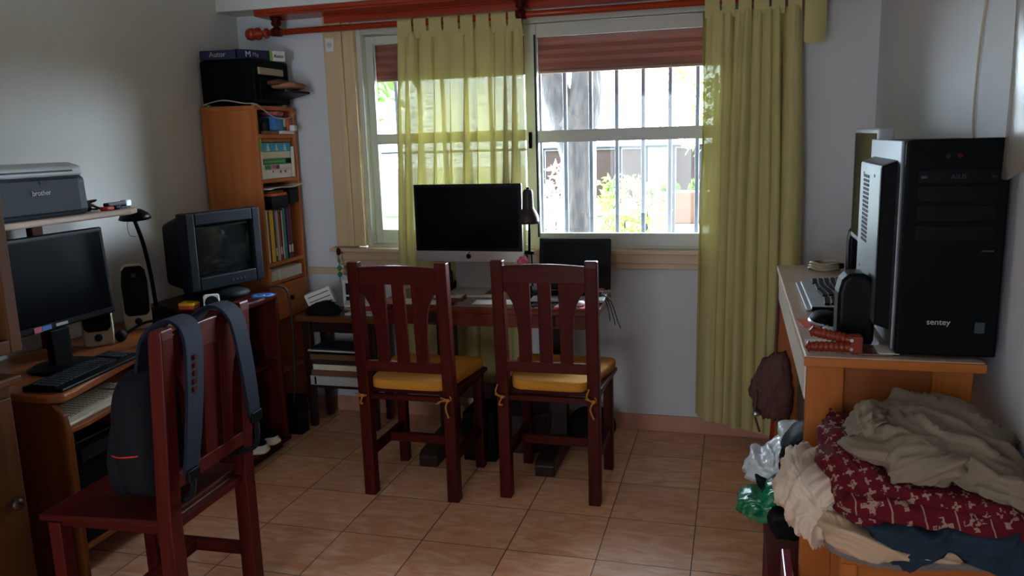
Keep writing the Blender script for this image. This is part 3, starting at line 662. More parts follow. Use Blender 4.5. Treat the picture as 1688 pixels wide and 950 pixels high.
# ---- all-in-one computer
im = thing('desktop_computer', 'large silver-chinned all-in-one computer standing before the left curtain', 'computer', (-1.265, 3.74, TZ))
iw, ih = .276, .19
part('screen_housing', MB().prism([(-iw, .150), (iw, .150), (iw, .535), (-iw, .535)], -.004, .014, 'y'), 'alum', im, .006)
part('bezel_glass', MB().box(-iw, iw, -.010, -.004, .205, .535), 'black', im, .005)
part('screen', MB().box(-iw + .016, iw - .016, -.0112, -.0100, .222, .520), 'screen', im)
part('chin', MB().box(-iw, iw, -.010, -.004, .150, .206), 'alum', im, .003)
ap = MB(); ap.ell((0, 0, 0), (.0125, .0012, .0125), 24, 10, .85); ap.add([(0, -.0012, .011), (.008, -.0012, .024), (.001, -.0012, .020)], [(0, 1, 2)])
part('fruit_logo', ap, 'black', im, loc=(.0, -.011, .180)); part('logo_leaf', MB().prism([(0, .013), (.007, .016), (.009, .024), (.003, .021)], -.0122, -.0112, 'y'), 'black', im, loc=(0, 0, .180))
part('back_bulge', MB().ell((0, .036, .35), (.24, .024, .16), 24, 14), 'alum', im)
part('stand', MB().prism([(.012, .30), (.022, .31), (.055, .05), (.06, .012), (-.09, .006), (-.10, 0), (.045, 0), (.06, .02), (.065, .05)], -.095, .095, 'x'), 'alum', im, .003)
# ---- laptop
lp = thing('laptop', 'dark laptop open beside the desk lamp, screen facing the room', 'laptop', (-.735, 3.62, TZ), .04)
part('base', MB().box(-.17, .17, -.11, .12, .004, .018), 'alum', lp, .004); part('keyboard', MB().box(-.14, .14, -.02, .10, .018, .0195), 'black', lp, .001)
part('trackpad', MB().box(-.045, .045, -.10, -.03, .018, .0186), 'mgrey', lp)
RX = Matrix.Rotation(-.19, 3, 'X')
def tilt(x0, x1, y0, y1, z0, z1): return MB().box(x0, x1, y0, y1, z0, z1, RX, (0, .13, .02))
part('lid', tilt(-.175, .175, .130, .138, .02, .27), 'blackm', lp, .006)
part('bezel', tilt(-.172, .172, .126, .130, .025, .266), 'black', lp, .004); part('screen', tilt(-.155, .155, .1245, .1262, .045, .250), 'screen', lp)
# ---- desk lamp (black articulated)
dl = thing('desk_lamp', 'black jointed desk lamp between the big computer and the laptop', 'lamp', (-.938, 3.655, TZ))
part('base', MB().lathe([(.08, 0), (.085, .006), (.08, .018), (.03, .026), (.012, .03), (.01, .05)], (0, 0, 0)), 'blackm', dl)
for dx in (-.014, .014): part('lower_arm', MB().cyl((dx, 0, .05), (dx * .8, .01, .21), .004), 'black', dl)
part('joint', MB().cyl((-.022, .01, .21), (.022, .01, .21), .009), 'black', dl)
part('upper_arm', MB().cyl((0, .01, .21), (.006, .005, .41), .006), 'black', dl)
part('spring', MB().cyl((.008, .004, .08), (.008, .012, .2), .005), 'silver', dl)
part('lamp_shade', MB().lathe([(.012, .160), (.020, .157), (.024, .145), (.0255, .10), (.0265, .072), (.036, .058), (.047, .038), (.0515, .012), (.052, 0), (.050, 0), (.049, .012), (.044, .034), (.026, .06), (.001, .06)], (.005, -.01, .352)), plain('dark_brown_enamel', '2E2A28', .45, spec=.3), dl)
part('switch', MB().cyl((.005, -.01, .511), (.005, -.01, .522), .007), 'black', dl)
# ---- things on the desk
fl = thing('artificial_flower', 'small pink flower with green leaves at the foot of the desk lamp', 'flower', (-.955, 3.60, TZ))
part('flower_pot', MB().lathe([(.018, 0), (.024, .04), (.022, .042), (.016, .03)], (0, 0, 0)), 'dgrey', fl); part('stem', MB().cyl((0, 0, .03), (0, 0, .165), .002), 'green', fl)
for k in range(6):
    a = k * PI / 3; part('petal', MB().ell((.014 * math.cos(a), .006 * math.sin(a), .178 + .012 * math.sin(a)), (.014, .008, .013)), 'pink', fl)
    part('leaf', MB().ell((.03 * math.cos(a), .02 * math.sin(a), .135), (.02, .008, .004)), 'lime', fl)
def sheet(x, y, z, w_, d_, rz, m='paper', th=.0012, **k):
    return MB().box(-w_ / 2, w_ / 2, -d_ / 2, d_ / 2, 0, th), m, (x, y, z), (0, 0, rz)
def flat(name, label, cat, x, y, z, w_, d_, rz, m='paper', th=.0012, bev=0, group=None):
    return single(name, MB().box(-w_ / 2, w_ / 2, -d_ / 2, d_ / 2, 0, th), m, label, cat, bev, group, (x, y, z), (0, 0, rz))
flat('paper_sheet', 'white paper sheet in front of the big computer, cut short by the chair', 'paper', -1.06, 3.50, TZ, .21, .10, .1)
flat('paper_sheet', 'cream paper under the foot of the big computer', 'paper', -1.27, 3.63, TZ, .36, .06, .05, 'cream2', .002)
wb_ = thing('whiteboard_notebook', 'brown notebook with a white scribbled page before the big computer', 'notebook', (-1.36, 3.56, TZ), .08)
part('cover', MB().box(-.12, .12, -.05, .05, 0, .008), 'brown', wb_, .002); part('page', MB().box(-.11, .11, -.03, .045, .008, .011), 'paper', wb_, .001)
part('scribble', MB().tube(catm([(-.09, .02, .0115), (-.03, .03, .0115), (.0, -.01, .0115), (.03, .025, .0115), (.07, .03, .0115)], 5), .0016, 5), 'black', wb_)
flat('paper_sheet', 'pale blue paper on the desk seen between the slats of the left tucked chair', 'paper', -1.44, 3.47, TZ, .22, .12, 0, 'cyan' if 0 else 'paper')
flat('mouse_pad', 'dark pad on the desk in front of the laptop', 'pad', -.78, 3.475, TZ, .20, .08, .05, 'blackm', .003)
flat('folder', 'pink-red folder at the right front of the writing desk', 'folder', -.68, 3.44, TZ + .0, .17, .07, -.1, 'pink', .004)
wh = thing('computer_mouse', 'white mouse on the pink folder near the right desk edge', 'mouse', (-.655, 3.455, TZ + .004)); part('shell', MB().ell((0, 0, .01), (.022, .034, .013), 20, 12), 'white', wh); part('scroll_wheel', MB().cyl((-.004, .015, .022), (.004, .015, .022), .006), 'mgrey', wh)
cb = thing('charging_cable', 'black cables spilling over the right end of the writing desk', 'cable', (-.60, 3.6, TZ))
for k in range(3):
    part('cord', MB().tube(catm([(-.08, -.02 + .02 * k, .004), (-.02, .02 * k, .02), (.03 + .012 * k, -.01, .01), (.055 + .02 * k, -.03, -.05 - .02 * k), (.06 + .025 * k, -.04, -.09 - .015 * k)], 6), .0022, 6), 'cable', cb)
part('plug', MB().box(-.05, -.02, -.02, .02, 0, .018), 'black', cb, .003)
gl = thing('glass_dish', 'small shiny dish at the far right corner of the writing desk', 'dish', (-.605, 3.74, TZ)); part('bowl', MB().lathe([(.015, 0), (.03, .006), (.036, .025), (.034, .025), (.027, .009), (.001, .006)], (0, 0, 0)), 'silver', gl)
part('sweet', MB().ell((0, 0, .022), (.018, .014, .01)), 'pink', gl)
rt = thing('network_router', 'small black box behind the left side of the big computer stand', 'router', (-1.42, 3.74, TZ)); part('case', MB().box(-.05, .05, -.04, .04, 0, .1), 'black', rt, .004); part('antenna', MB().cyl((.04, .03, .1), (.04, .03, .14), .004), 'black', rt)
# ================================================================ SIDE TABLE (left of desk)
st = thing('side_table', 'dark low table with a brown top left of the writing desk', 'table', (-1.95, 3.8, 0)); SL = (1.95, -3.8, 0)
SX0, SX1, SY0, SY1, SZ = -2.235, -1.75, 3.66, 3.93, .618
part('table_top', MB().box(SX0, SX1, SY0, SY1, SZ - .03, SZ), wood('side_table_brown', '5C361C', '6E4424', 'X', .4, .3), st, .004, loc=SL)
part('apron', MB().box(SX0 + .04, SX1 - .04, SY0 + .03, SY0 + .05, SZ - .09, SZ - .03), 'darkwood', st, loc=SL)
for x in (SX0 + .06, SX1 - .06):
    for y in (SY0 + .05, SY1 - .04):
        part('leg', MB().beam((x, y, 0), (x, y, SZ - .03), .034, .034, w2=.045, d2=.045), 'darkwood', st, .003, loc=SL)
part('lower_shelf', MB().box(SX0 + .03, SX1 - .05, SY0 + .02, SY1 - .02, .225, .243), 'darkwood', st, .002, loc=SL)
# stack on lower shelf
z = .172
bxs = thing('white_file_box', 'flat white box on the lowest level of the side table', 'box', (-2.0, 3.73, .243)); part('carton', MB().box(-.16, .17, -.06, .10, 0, .05), 'lgrey', bxs, .002); part('dark_label', MB().box(-.135, -.125, -.0612, -.06, .004, .046), 'black', bxs)
zz = .293
for k in range(7):
    hh = [.03, .035, .022, .03, .012, .010, .012][k]; m_ = ['brown', 'brown', 'wick', 'brown', 'blackm', 'lgrey', 'dgrey'][k]
    dxx = [0, .01, -.005, .0, .01, -.012, .008][k]
    t_ = thing('magazine', ['bottom brown magazine in the side table stack', 'second brown magazine from the bottom of the side table stack', 'dark magazine third from the bottom of the side table stack', 'brown magazine in the middle of the side table stack', 'thin black magazine above the brown ones', 'light grey magazine one below the top of the stack', 'dark grey magazine on top of the stack in the side table'][k], 'magazine', (-2.0 + dxx, 3.73, zz), .01 * ((k * 7) % 5 - 2), 'magazines stacked inside the side table')
    part('cover', MB().box(-.155, .16, -.055, .10, 0, hh), m_, t_, .002); part('pages', MB().box(-.15, .161, -.0555, .098, .003, hh - .003), 'cream2' if k in (1, 5) else m_, t_)
    zz += hh + .0005
# on top of side table
og = thing('letter_rack', 'tilted white slotted rack at the left end of the side table', 'rack', (-2.10, 3.76, SZ + .045), .35)
RO = Matrix.Rotation(-.35, 3, 'Y')
part('rack_body', MB().box(-.07, .07, -.03, .03, -.01, .085, RO, (0, 0, 0)), 'white', og, .003)
for k in range(3): part('slot', MB().box(-.055, .06, -.032, -.029, .01 + .026 * k, .014 + .026 * k, RO, (0, 0, 0)), 'dgrey', og)
part('rack_foot', MB().box(-.075, -.055, -.03, .03, -.045, -.01), 'beige', og, .002)
pf = thing('photo_frame', 'small white framed panel leaning behind papers on the side table', 'frame', (-1.97, 3.84, SZ), .1)
part('frame_border', MB().box(-.05, .05, -.006, .006, 0, .012).box(-.05, .05, -.006, .006, .148, .165).box(-.05, -.034, -.006, .006, .012, .148).box(.034, .05, -.006, .006, .012, .148).box(-.034, .034, -.006, .006, .075, .085), 'white', pf, .002)
part('dark_picture', MB().box(-.034, .034, -.002, .004, .012, .148), 'dgrey', pf)
single('dark_bag', puff([(-2.16, .62), (-2.06, .62), (-1.98, .63), (-2.0, .67), (-2.05, .69), (-2.12, .675), (-2.17, .65)], 3.71, .07, .006, 22, 3), 'bpk', 'crumpled black cloth bag on the side table before the white rack', 'bag')
pr_ = [('paper_sheet', 'bottom printed sheet in the loose pile on the side table', .0, .02, 'paper'), ('paper_sheet', 'grey printed sheet under the red booklet on the side table', .03, -.3, 'lgrey'), ('booklet', 'red-edged booklet in the loose pile on the side table', .05, .2, 'red'), ('paper_sheet', 'crumpled white sheet topping the loose pile on the side table', -.03, .45, 'paper')]
zz = SZ
for k, (nm, lb, dx, rz, m_) in enumerate(pr_):
    hh = [.012, .010, .018, .014][k]
    single(nm, MB().box(-.085, .085, -.06, .06, 0, hh), m_, lb, 'booklet' if nm == 'booklet' else 'paper', .003, None, (-1.87 + dx, 3.77 + .01 * k, zz), (0, 0, rz)); zz += hh + .0005
# ================================================================ BOOKSHELF (left back corner)
BX0, BX1, BY0, BY1, BZ = -2.60, -2.29, 3.565, 3.94, 1.70
bs = thing('bookshelf', 'tall narrow brown bookshelf in the left back corner', 'bookshelf', (-2.45, 3.75, 0)); BL = (2.45, -3.75, 0)
def B(name, m, *bx, bev=.002, parent=bs):
    mb = MB()
    for q in bx: mb.box(*q)
    return part(name, mb, m, parent, bev, loc=BL if parent is bs else None)
B('side_panel', 'shelfw', (BX0, BX1, BY0, BY0 + .02, 0, BZ - .02)); B('side_panel', 'shelfw', (BX0, BX1, BY1 - .02, BY1, 0, BZ - .02))
B('back_panel', 'shelfw', (BX0, BX0 + .008, BY0 + .02, BY1 - .02, 0, BZ - .02)); B('top_panel', 'shelfx', (BX0, BX1, BY0, BY1, BZ - .02, BZ))
SH = [1.54, 1.315, .885, .79]
for z in SH: B('shelf', 'shelfx', (BX0 + .008, BX1 - .004, BY0 + .02, BY1 - .02, z, z + .02))
dr = B('drawer', 'shelfx', (BX1 - .02, BX1 + .004, BY0 + .022, BY1 - .022, .62, .785)); part('knob', MB().lathe([(.006, 0), (.012, .008), (.013, .018), (.006, .022)], (BX1 + .004, 3.75, .70), (1, 0, 0)), 'mahog', dr)
B('bottom_panel', 'shelfx', (BX0 + .008, BX1, BY0 + .02, BY1 - .02, .60, .62)); B('shelf', 'shelfx', (BX0 + .008, BX1 - .02, BY0 + .02, BY1 - .02, .30, .32))
# on top of bookshelf: black printer/amp box with a tray
mp_ = thing('multifunction_printer', 'black multifunction printer on top of the bookshelf with its paper tray out', 'printer', (-2.43, 3.74, BZ + .012))
part('case', MB().box(-.17, .14, -.15, .17, 0, .215), 'blackm', mp_, .01)
part('output_recess', MB().box(.139, .143, -.11, .155, .03, .12), 'black', mp_, .002)
part('control_panel', MB().box(.13, .152, -.12, .10, .14, .175), 'beige', mp_, .004)
part('paper_tray', MB().prism([(.13, .02), (.27, .05), (.27, .062), (.13, .04)], -.10, .15, 'y'), 'black', mp_, .003)
for yy in (-.13, .15): part('foot', MB().cyl((.11, yy, -.012), (.11, yy, 0), .012), 'lgrey', mp_)
for yy in (-.13, .15): part('foot', MB().cyl((-.15, yy, -.012), (-.15, yy, 0), .012), 'lgrey', mp_)
hd = thing('folded_gloves', 'pale brown folded cloth lying on the black printer tray', 'cloth', (-2.23, 3.80, BZ + .07))
part('fold', MB().ell((0, .0, .03), (.07, .09, .018), 24, 12, .7, bdisp), cloth('tan_cloth', 'A07058'), hd); part('fold', MB().ell((-.03, -.05, .045), (.05, .06, .014), 24, 12, .7, bdisp), cloth('dark_tan_cloth', '6E4434'), hd)
def ream(loc, rz, w_, d_, h_, label, side, txt, name='paper_ream', tm='white', endm=None):
    t = thing(name, label, 'paper pack', loc, rz)
    part('wrapper', MB().box(-w_ / 2, w_ / 2, -d_ / 2, d_ / 2, 0, h_), side, t, .003)
    return t
rm = ream((-2.50, 3.72, BZ + .228), .12, .19, .28, .045, 'dark blue paper ream nearest the left wall on the black printer', 'navy', '')
text('lettering', 'Autor', .036, (.0, -.1412, .024), (PI / 2, 0, 0), 'lgrey', rm)
rm2 = ream((-2.345, 3.77, BZ + .228), .28, .11, .26, .050, 'dark blue paper ream with white and green end right of the other ream', 'navy', '')
rm2.rotation_euler = (0, 0, -.5); rm2.location = (-2.37, 3.745, BZ + .2275)
text('lettering', 'M', .040, (.0565, -.075, .026), (PI / 2, 0, PI / 2), 'white', rm2)
text('lettering', '75g', .024, (.0565, -.035, .026), (PI / 2, 0, PI / 2), 'lgrey', rm2)
part('green_band', MB().box(-.056, .0562, .045, .06, -.0001, .0502), 'lime', rm2); part('white_end', MB().box(-.0558, .0558, .06, .131, -.0001, .0502), 'white', rm2)
text('lettering', 'Autor', .024, (.0568, .096, .024), (PI / 2, 0, PI / 2), 'dgrey', rm2)
cb = thing('white_cable', 'thin white cable looping across the top front of the bookshelf', 'cable', (-2.29, 3.7, BZ))
part('cord', MB().tube(catm([(-.30, -.12, .012), (-.18, -.135, .03), (-.06, -.13, .012), (.0, -.12, .006), (.012, -.08, -.02), (.02, 0, -.055), (.022, .08, -.062), (.02, .17, -.05), (.01, .235, -.02)], 6), .0035, 6), 'wcable', cb)
# top compartment z 1.56-1.68
def bx(name, label, cat, x, y, z, sx, sy, sz, m, rz=0, bev=.002, extra=None, group=None):
    t = thing(name, label, cat, (x, y, z), rz, group); part('body', MB().box(-sx / 2, sx / 2, -sy / 2, sy / 2, 0, sz), m, t, bev); return t
t = bx('black_box', 'black device in the dark corner of the top compartment', 'device', -2.38, 3.66, 1.56, .14, .12, .08, 'black'); part('lens', MB().cyl((.07, 0, .04), (.078, 0, .04), .022), 'dgrey', t)
t = bx('snack_box', 'small blue box with a light chevron in the top compartment', 'box', -2.325, 3.765, 1.578, .08, .09, .072, 'blue', .15)
part('chevron', MB().prism([(-.03, .064), (-.005, .035), (-.03, .008), (-.018, .008), (.008, .035), (-.018, .064)], .0402, .0412, 'x'), 'cyan', t)
t = bx('small_carton', 'small green and white carton right of the blue box on the shelf', 'box', -2.33, 3.835, 1.578, .07, .045, .068, 'green', .1); part('white_label', MB().box(.0352, .036, -.012, .018, .02, .062), 'white', t)
t = bx('tape_box', 'small orange and blue packet at the right end of the top compartment', 'box', -2.325, 3.885, 1.578, .07, .05, .07, 'orange', .2); part('blue_end', MB().box(-.035, .0355, .012, .0255, .03, .0702), 'blue', t)
t = bx('tissue_pack', 'small crumpled white packet leaning at the shelf edge under the cable', 'packet', -2.272, 3.885, 1.575, .025, .06, .03, 'white', .3)
t = bx('red_pouch', 'dark pink pouch wedged on top of the blue box under the shelf top', 'pouch', -2.32, 3.77, 1.652, .08, .10, .024, 'pink', .1, .01)
for k, (y, l, m_, ro, lab) in enumerate(((3.70, .13, 'brown', .0, 'brown wooden ruler set lying on the top shelf'), (3.84, .15, 'white', .0, 'white flat pack lying below the small cartons'))):
    t = bx('flat_pack', lab, 'pack', -2.33, y, 1.56, .09, l, .017, m_, ro)
t = bx('green_binder', 'thin green-topped folder standing against the left shelf side', 'folder', -2.315, 3.595, 1.335, .05, .012, .20, 'cream2'); part('green_top', MB().box(-.025, .0252, -.0062, .0062, .14, .203), 'lime', t)
# second compartment 1.335 - 1.54
t = bx('inner_board', 'light wooden box lying flat at the top of the second compartment', 'box', -2.37, 3.765, 1.520, .14, .28, .018, 'pinex')
stack = [('stationery_box', 'bottom white pack with red dots in the second compartment', 'white', .045), ('stationery_box', 'white pack with mixed labels in the second compartment', 'paper', .025), ('stationery_box', 'green striped pack in the middle of the second compartment', 'green', .030), ('stationery_box', 'creamy grey pack below the light blue box', 'cream2', .034), ('stationery_box', 'light blue box with white triangles on top of the stack', 'cyan', .045)]
zz = 1.3355
for k, (nm, lb, m_, hh) in enumerate(stack):
    t = bx(nm, lb, 'box', -2.355 + .004 * (k % 2), 3.735 + .004 * (k % 3), zz, .12, .27 if k != 4 else .285, hh, m_, .02 * ((k * 3) % 5 - 2) * .4)
    if k == 4:
        for q in (-.09, -.01, .07):
            part('triangle', MB().prism([(q, .004), (q + .03, .004), (q + .014, .040), (q + .006, .040)], .0602, .0612, 'x'), 'paper', t)
    if k == 0:
        for q in (.03, .075): part('red_dot', MB().cyl((.0602, q, .032), (.0612, q, .032), .008), 'red', t)
        part('red_dot', MB().cyl((.0602, -.04, .034), (.0612, -.04, .034), .005), 'red', t)
    if k == 1:
        part('label', MB().box(.0602, .061, -.125, -.07, .003, .022), 'green', t); part('label', MB().box(.0602, .061, -.06, -.02, .003, .022), 'pink', t); part('label', MB().box(.0602, .061, -.018, .01, .003, .022), 'navy', t)
    if k == 2: part('light_stripe', MB().box(.0602, .061, -.12, .07, .010, .018), 'lime', t); part('label', MB().box(.0602, .061, .08, .13, .003, .027), 'navyd', t)
    zz += hh + .0005
t = bx('yellow_folder', 'yellowish folder standing right of the stacked packs', 'folder', -2.33, 3.888, 1.3355, .09, .016, .16, 'cream2'); 
t = bx('dark_case', 'small dark case behind the right end of the light blue box', 'case', -2.40, 3.90, 1.3355, .05, .03, .165, 'black')
# third compartment .905 - 1.315 : lying pile over standing books
zb = .906
bk = [('ivory book nearest the left shelf side', .022, .27, 'cream2'), ('tan book with orange top beside the ivory one', .014, .265, 'brown'), ('first bright yellow book', .018, .27, 'yellow'), ('second yellow book, right of the first yellow', .014, .268, 'yellow'),
      ('dark blue book between the yellow and beige books', .016, .262, 'navy'), ('beige book left of the red ones', .014, .26, 'beige'), ('pale book with a narrow spine', .012, .262, 'paper'), ('red book with a white top band', .018, .265, 'red'),
      ('slim dark red book', .010, .255, 'mahog'), ('cream narrow book left of the teal book', .012, .26, 'cream2'), ('thick teal book', .026, .268, 'teal'), ('slim black book right of the teal book', .010, .262, 'black'), ('tall red-topped purple book', .022, .29, 'purple'), ('tall dark pink book at the right end', .024, .285, 'purple')]
y = BY0 + .028
for k, (lb, th, hh, m_) in enumerate(bk):
    t = thing('book', lb + ' in the upright row', 'book', (-2.375, y + th / 2, zb), 0, 'upright books in the brown bookshelf')
    lean = Matrix.Rotation(.0, 3, 'X')
    part('cover', MB().box(-.085, .075, -th / 2 + .0005, th / 2 - .0005, 0, hh), m_, t, .002)
    part('pages', MB().box(-.08, .0745, -th / 2 + .002, th / 2 - .002, .003, hh + .0003), 'cream2', t)
    if k in (4, 7, 8, 12, 13): part('spine_label', MB().box(.0752, .0757, -th / 2 + .003, th / 2 - .003, .03, .07), 'white', t)
    y += th + .0012
lay = [('black_case', 'black flat case lying on the upright books', 'case', .16, .036, 'black', 3.72, -2.36), ('dvd_player', 'dark grey slim box lying over the black case', 'box', .17, .03, 'dgrey', 3.72, -2.36), ('orange_book', 'orange-brown book lying on the dark boxes', 'book', .15, .014, 'orange', 3.71, -2.355), ('paper_bundle', 'brown envelope lying above the orange-brown book', 'envelope', .15, .012, 'brown', 3.705, -2.37)]
zz = zb + .2725
for k, (nm, lb, ct, ww, hh, m_, yy, xx) in enumerate(lay):
    t = bx(nm, lb, ct, xx, yy, zz, .15, ww, hh, m_, .0 + .03 * (k % 2)); zz += hh + .0005
t = bx('black_folder', 'black box at the right end above the purple books', 'box', -2.35, 3.862, zb + .292, .13, .09, .075, 'black')
single('magazine_sheets', MB().grid(lambda a, b: (-.12 + .22 * a, -.17 + .34 * b, .004 * math.sin(b * 7) + .012 * b * b), 12, 16), 'paper', 'loose white magazine sheets jutting out under the second shelf', 'magazine', 0, None, (-2.36, 3.77, zb + .378), None, thick=.004)
# small open compartment .81-.885
t = bx('white_file', 'small white box at the left of the slot over the drawer', 'box', -2.35, 3.62, .8105, .12, .05, .05, 'paper')
t = bx('white_file', 'long white box filling the slot over the drawer', 'box', -2.345, 3.765, .8105, .13, .22, .055, 'paper')
# ================================================================ TV CABINET
VX0, VX1, VY0, VY1, VZ = -2.60, -2.15, 2.97, 3.41, .80
vc = thing('tv_cabinet', 'dark red open cabinet under the tube television', 'cabinet', (-2.37, 3.19, 0)); VL = (2.37, -3.19, 0)
def V(name, m, *bx_, bev=.002):
    mb = MB()
    for q in bx_: mb.box(*q)
    return part(name, mb, m, vc, bev, loc=VL)
part('top_panel', MB().prism([(VX0, VY0 - .02), (VX1 - .02, VY0 - .02), (VX1 + .015, VY0 + .02), (VX1 + .03, 3.19), (VX1 + .015, VY1 - .02), (VX1 - .02, VY1), (VX0, VY1)], VZ - .03, VZ, 'z'), 'mahogy', vc, .01, loc=VL, seg=3)
V('side_panel', 'mahog', (VX0, VX1, VY0, VY0 + .022, .05, VZ - .03)); V('side_panel', 'mahog', (VX0, VX1, VY1 - .022, VY1, .05, VZ - .03))
V('back_panel', 'darkwood', (VX0, VX0 + .008, VY0 + .022, VY1 - .022, .05, VZ - .03))
V('shelf', 'mahogy', (VX0 + .008, VX1 - .02, VY0 + .022, VY1 - .022, .44, .458)); V('bottom_panel', 'mahogy', (VX0, VX1 + .01, VY0, VY1, .04, .06))
V('plinth', 'darkwood', (VX0, VX1 - .03, VY0 + .02, VY1 - .02, 0, .04))
# television
tv = thing('television', 'dark grey tube television standing on the red cabinet', 'television', (-2.225, 3.135, VZ + .022), -.27)
def TVr(x0, x1, y0, y1, z0, z1): return MB().box(x0, x1, y0, y1, z0, z1)
fr = MB().box(-.055, .01, -.205, -.158, .055, .40).box(-.055, .01, .158, .205, .055, .40).box(-.055, .01, -.158, .158, .345, .40).box(-.055, .01, -.158, .158, .055, .115)
part('front_frame', fr, 'navyd', tv, .006)
part('tube_screen', MB().grid(lambda a, b: (-.012 + .010 * (1 - (2 * a - 1) ** 2) * (1 - (2 * b - 1) ** 2) ** .5, -.16 + .32 * a, .112 + .236 * b), 20, 14), 'crt', tv, thick=.004)
part('rear_shell', MB().add([(-.05, -.2, .06), (-.05, .2, .06), (-.05, .2, .395), (-.05, -.2, .395), (-.20, -.17, .07), (-.20, .17, .07), (-.20, .17, .35), (-.20, -.17, .35), (-.30, -.10, .09), (-.30, .10, .09), (-.30, .10, .27), (-.30, -.10, .27)],
     [(0, 1, 2, 3), (0, 4, 5, 1), (1, 5, 6, 2), (2, 6, 7, 3), (3, 7, 4, 0), (4, 8, 9, 5), (5, 9, 10, 6), (6, 10, 11, 7), (7, 11, 8, 4), (11, 10, 9, 8)]), 'blackm', tv, .02, seg=3)
part('swivel_base', MB().lathe([(.14, 0), (.15, .012), (.13, .03), (.07, .055), (.05, .06)], (-.09, 0, 0)), 'blackm', tv)
for k in range(4): part('button', MB().cyl((.009, .02 + .022 * k, .082), (.013, .02 + .022 * k, .082), .005), 'mgrey', tv)
# things inside cabinet
t = thing('cassette_player', 'black device with a pale knob on the middle shelf of the red cabinet', 'device', (-2.27, 3.2, .458)); part('case', MB().box(-.08, .06, -.08, .09, 0, .07), 'black', t, .005); part('pale_cap', MB().cyl((.0, .02, .07), (.0, .02, .10), .018), 'lgrey', t)
t = thing('pill_carton', 'small white and red carton on the middle shelf behind the chair post', 'box', (-2.19, 3.06, .458)); part('carton', MB().box(-.02, .02, -.02, .02, 0, .09), 'white', t, .002); part('red_print', MB().box(.0202, .021, -.012, .012, .02, .06), 'red', t)
def sneaker(loc, rz, label):
    t = thing('shoe', label, 'shoe', loc, rz, 'shoes inside the red cabinet')
    part('upper', MB().ell((0, 0, .045), (.12, .042, .045), 26, 14, .8, lambda v, c: Vector((v.x, v.y, v.z * (1 if v.x < .0 else 1 - v.x * 4)))), 'blackm', t)
    part('sole', MB().ell((0, 0, .012), (.13, .046, .013), 26, 10, .5), 'cream2', t)
    part('toe_cap', MB().ell((.085, 0, .028), (.042, .038, .022), 18, 12), 'paper', t)
    part('laces', MB().tube(catm([(.0, -.03, .082), (.02, .03, .078), (.035, -.03, .07), (.05, .03, .06)], 5), .003, 6), 'paper', t); return t
s1_ = sneaker((-2.25, 3.16, .061), .1, 'dark shoe with pale toe on the bottom of the red cabinet, nearer the chair'); s2_ = sneaker((-2.26, 3.29, .061), -.1, 'dark shoe with pale toe on the cabinet bottom, nearer the bookshelf')
t = thing('hanging_helmet', 'dark cap with pale net sitting above the shoes', 'cap', (-2.27, 3.17, .26)); 
# small shelf for cap is the pile of a shoebox
part('crown', MB().ell((0, 0, .05), (.10, .09, .06), 24, 14), 'blackm', t); part('pale_net', MB().ell((.055, .01, .055), (.045, .055, .04), 18, 12), 'cream2', t)
t = bx('shoe_box', 'dark box at the back of the cabinet bottom carrying the cap', 'box', -2.33, 3.2, .061, .0 + .30, .34, .0 + .19, 'wick') if 0 else None
# desk lamp on cabinet left
lm = thing('desk_lamp', 'black desk lamp with a dome head left of the tube television', 'lamp', (-2.44, 2.905, .752))
part('base', MB().lathe([(.075, 0), (.08, .01), (.07, .04), (.04, .065), (.02, .07)], (0, 0, 0)), 'black', lm)
part('arm', MB().tube(catm([(0, 0, .06), (.0, -.01, .2), (-.005, -.03, .35), (-.02, -.05, .46)], 6), .0085, 10), 'black', lm)
part('lamp_shade', MB().lathe([(.001, .04), (.03, .037), (.055, .02), (.066, 0), (.063, 0), (.05, .016), (.001, .03)], (-.015, -.05, .462), (.06, -.1, 1)), 'black', lm)
part('guard_wire', MB().tube(catm([(-.045, -.06, .47), (-.05, -.06, .42), (-.045, -.055, .39), (-.02, -.05, .385)], 6), .0018, 6), 'silver', lm)
# clock, sticky notes
ck = thing('alarm_clock', 'small white square alarm clock on the cabinet edge before the television', 'clock', (-2.215, 2.985, VZ), -.9)
part('case', MB().box(-.018, .018, -.034, .034, 0, .066), 'white', ck, .010, seg=4); part('dial', MB().cyl((.018, 0, .033), (.0195, 0, .033), .026), 'lgrey', ck)
part('dark_ring', MB().lathe([(.026, 0), (.029, .001), (.029, .002), (.026, .002)], (.0185, 0, .033), (1, 0, 0)), 'navyd', ck)
part('hand', MB().box(.0196, .0204, -.0012, .0012, .033, .052), 'black', ck); part('hand', MB().box(.0196, .0204, 0, .014, .032, .0342), 'black', ck)
sn = thing('sticky_note_cube', 'yellow and orange sticky note block on the left end of the red cabinet', 'sticky notes', (-2.335, 2.99, VZ), .2)
part('orange_layer', MB().box(-.034, .034, -.034, .034, 0, .016), 'orange', sn, .001); part('yellow_layer', MB().box(-.034, .034, -.034, .034, .016, .028), 'yellow', sn, .001)
# cable and glossy papers beside TV
t = thing('blue_cd_case', 'shiny blue disc lying at the right foot of the television', 'disc', (-2.17, 3.30, VZ)); part('disc', MB().lathe([(.06, 0), (.06, .0015), (.008, .0015), (.008, 0)], (0, 0, 0)), 'blue', t); part('hub', MB().lathe([(.018, 0), (.018, .002), (.008, .002)], (0, 0, 0)), 'silver', t)
cbl = thing('power_cable', 'black power cable hanging down the back edge of the red cabinet', 'cable', (-2.12, 3.42, VZ))
part('cord', MB().tube(catm([(-.06, -.06, .03), (-.01, .0, .02), (.01, .02, -.03), (.012, .03, -.2), (.0, .03, -.45), (-.02, .035, -.6)], 6), .005, 8), 'cable', cbl)
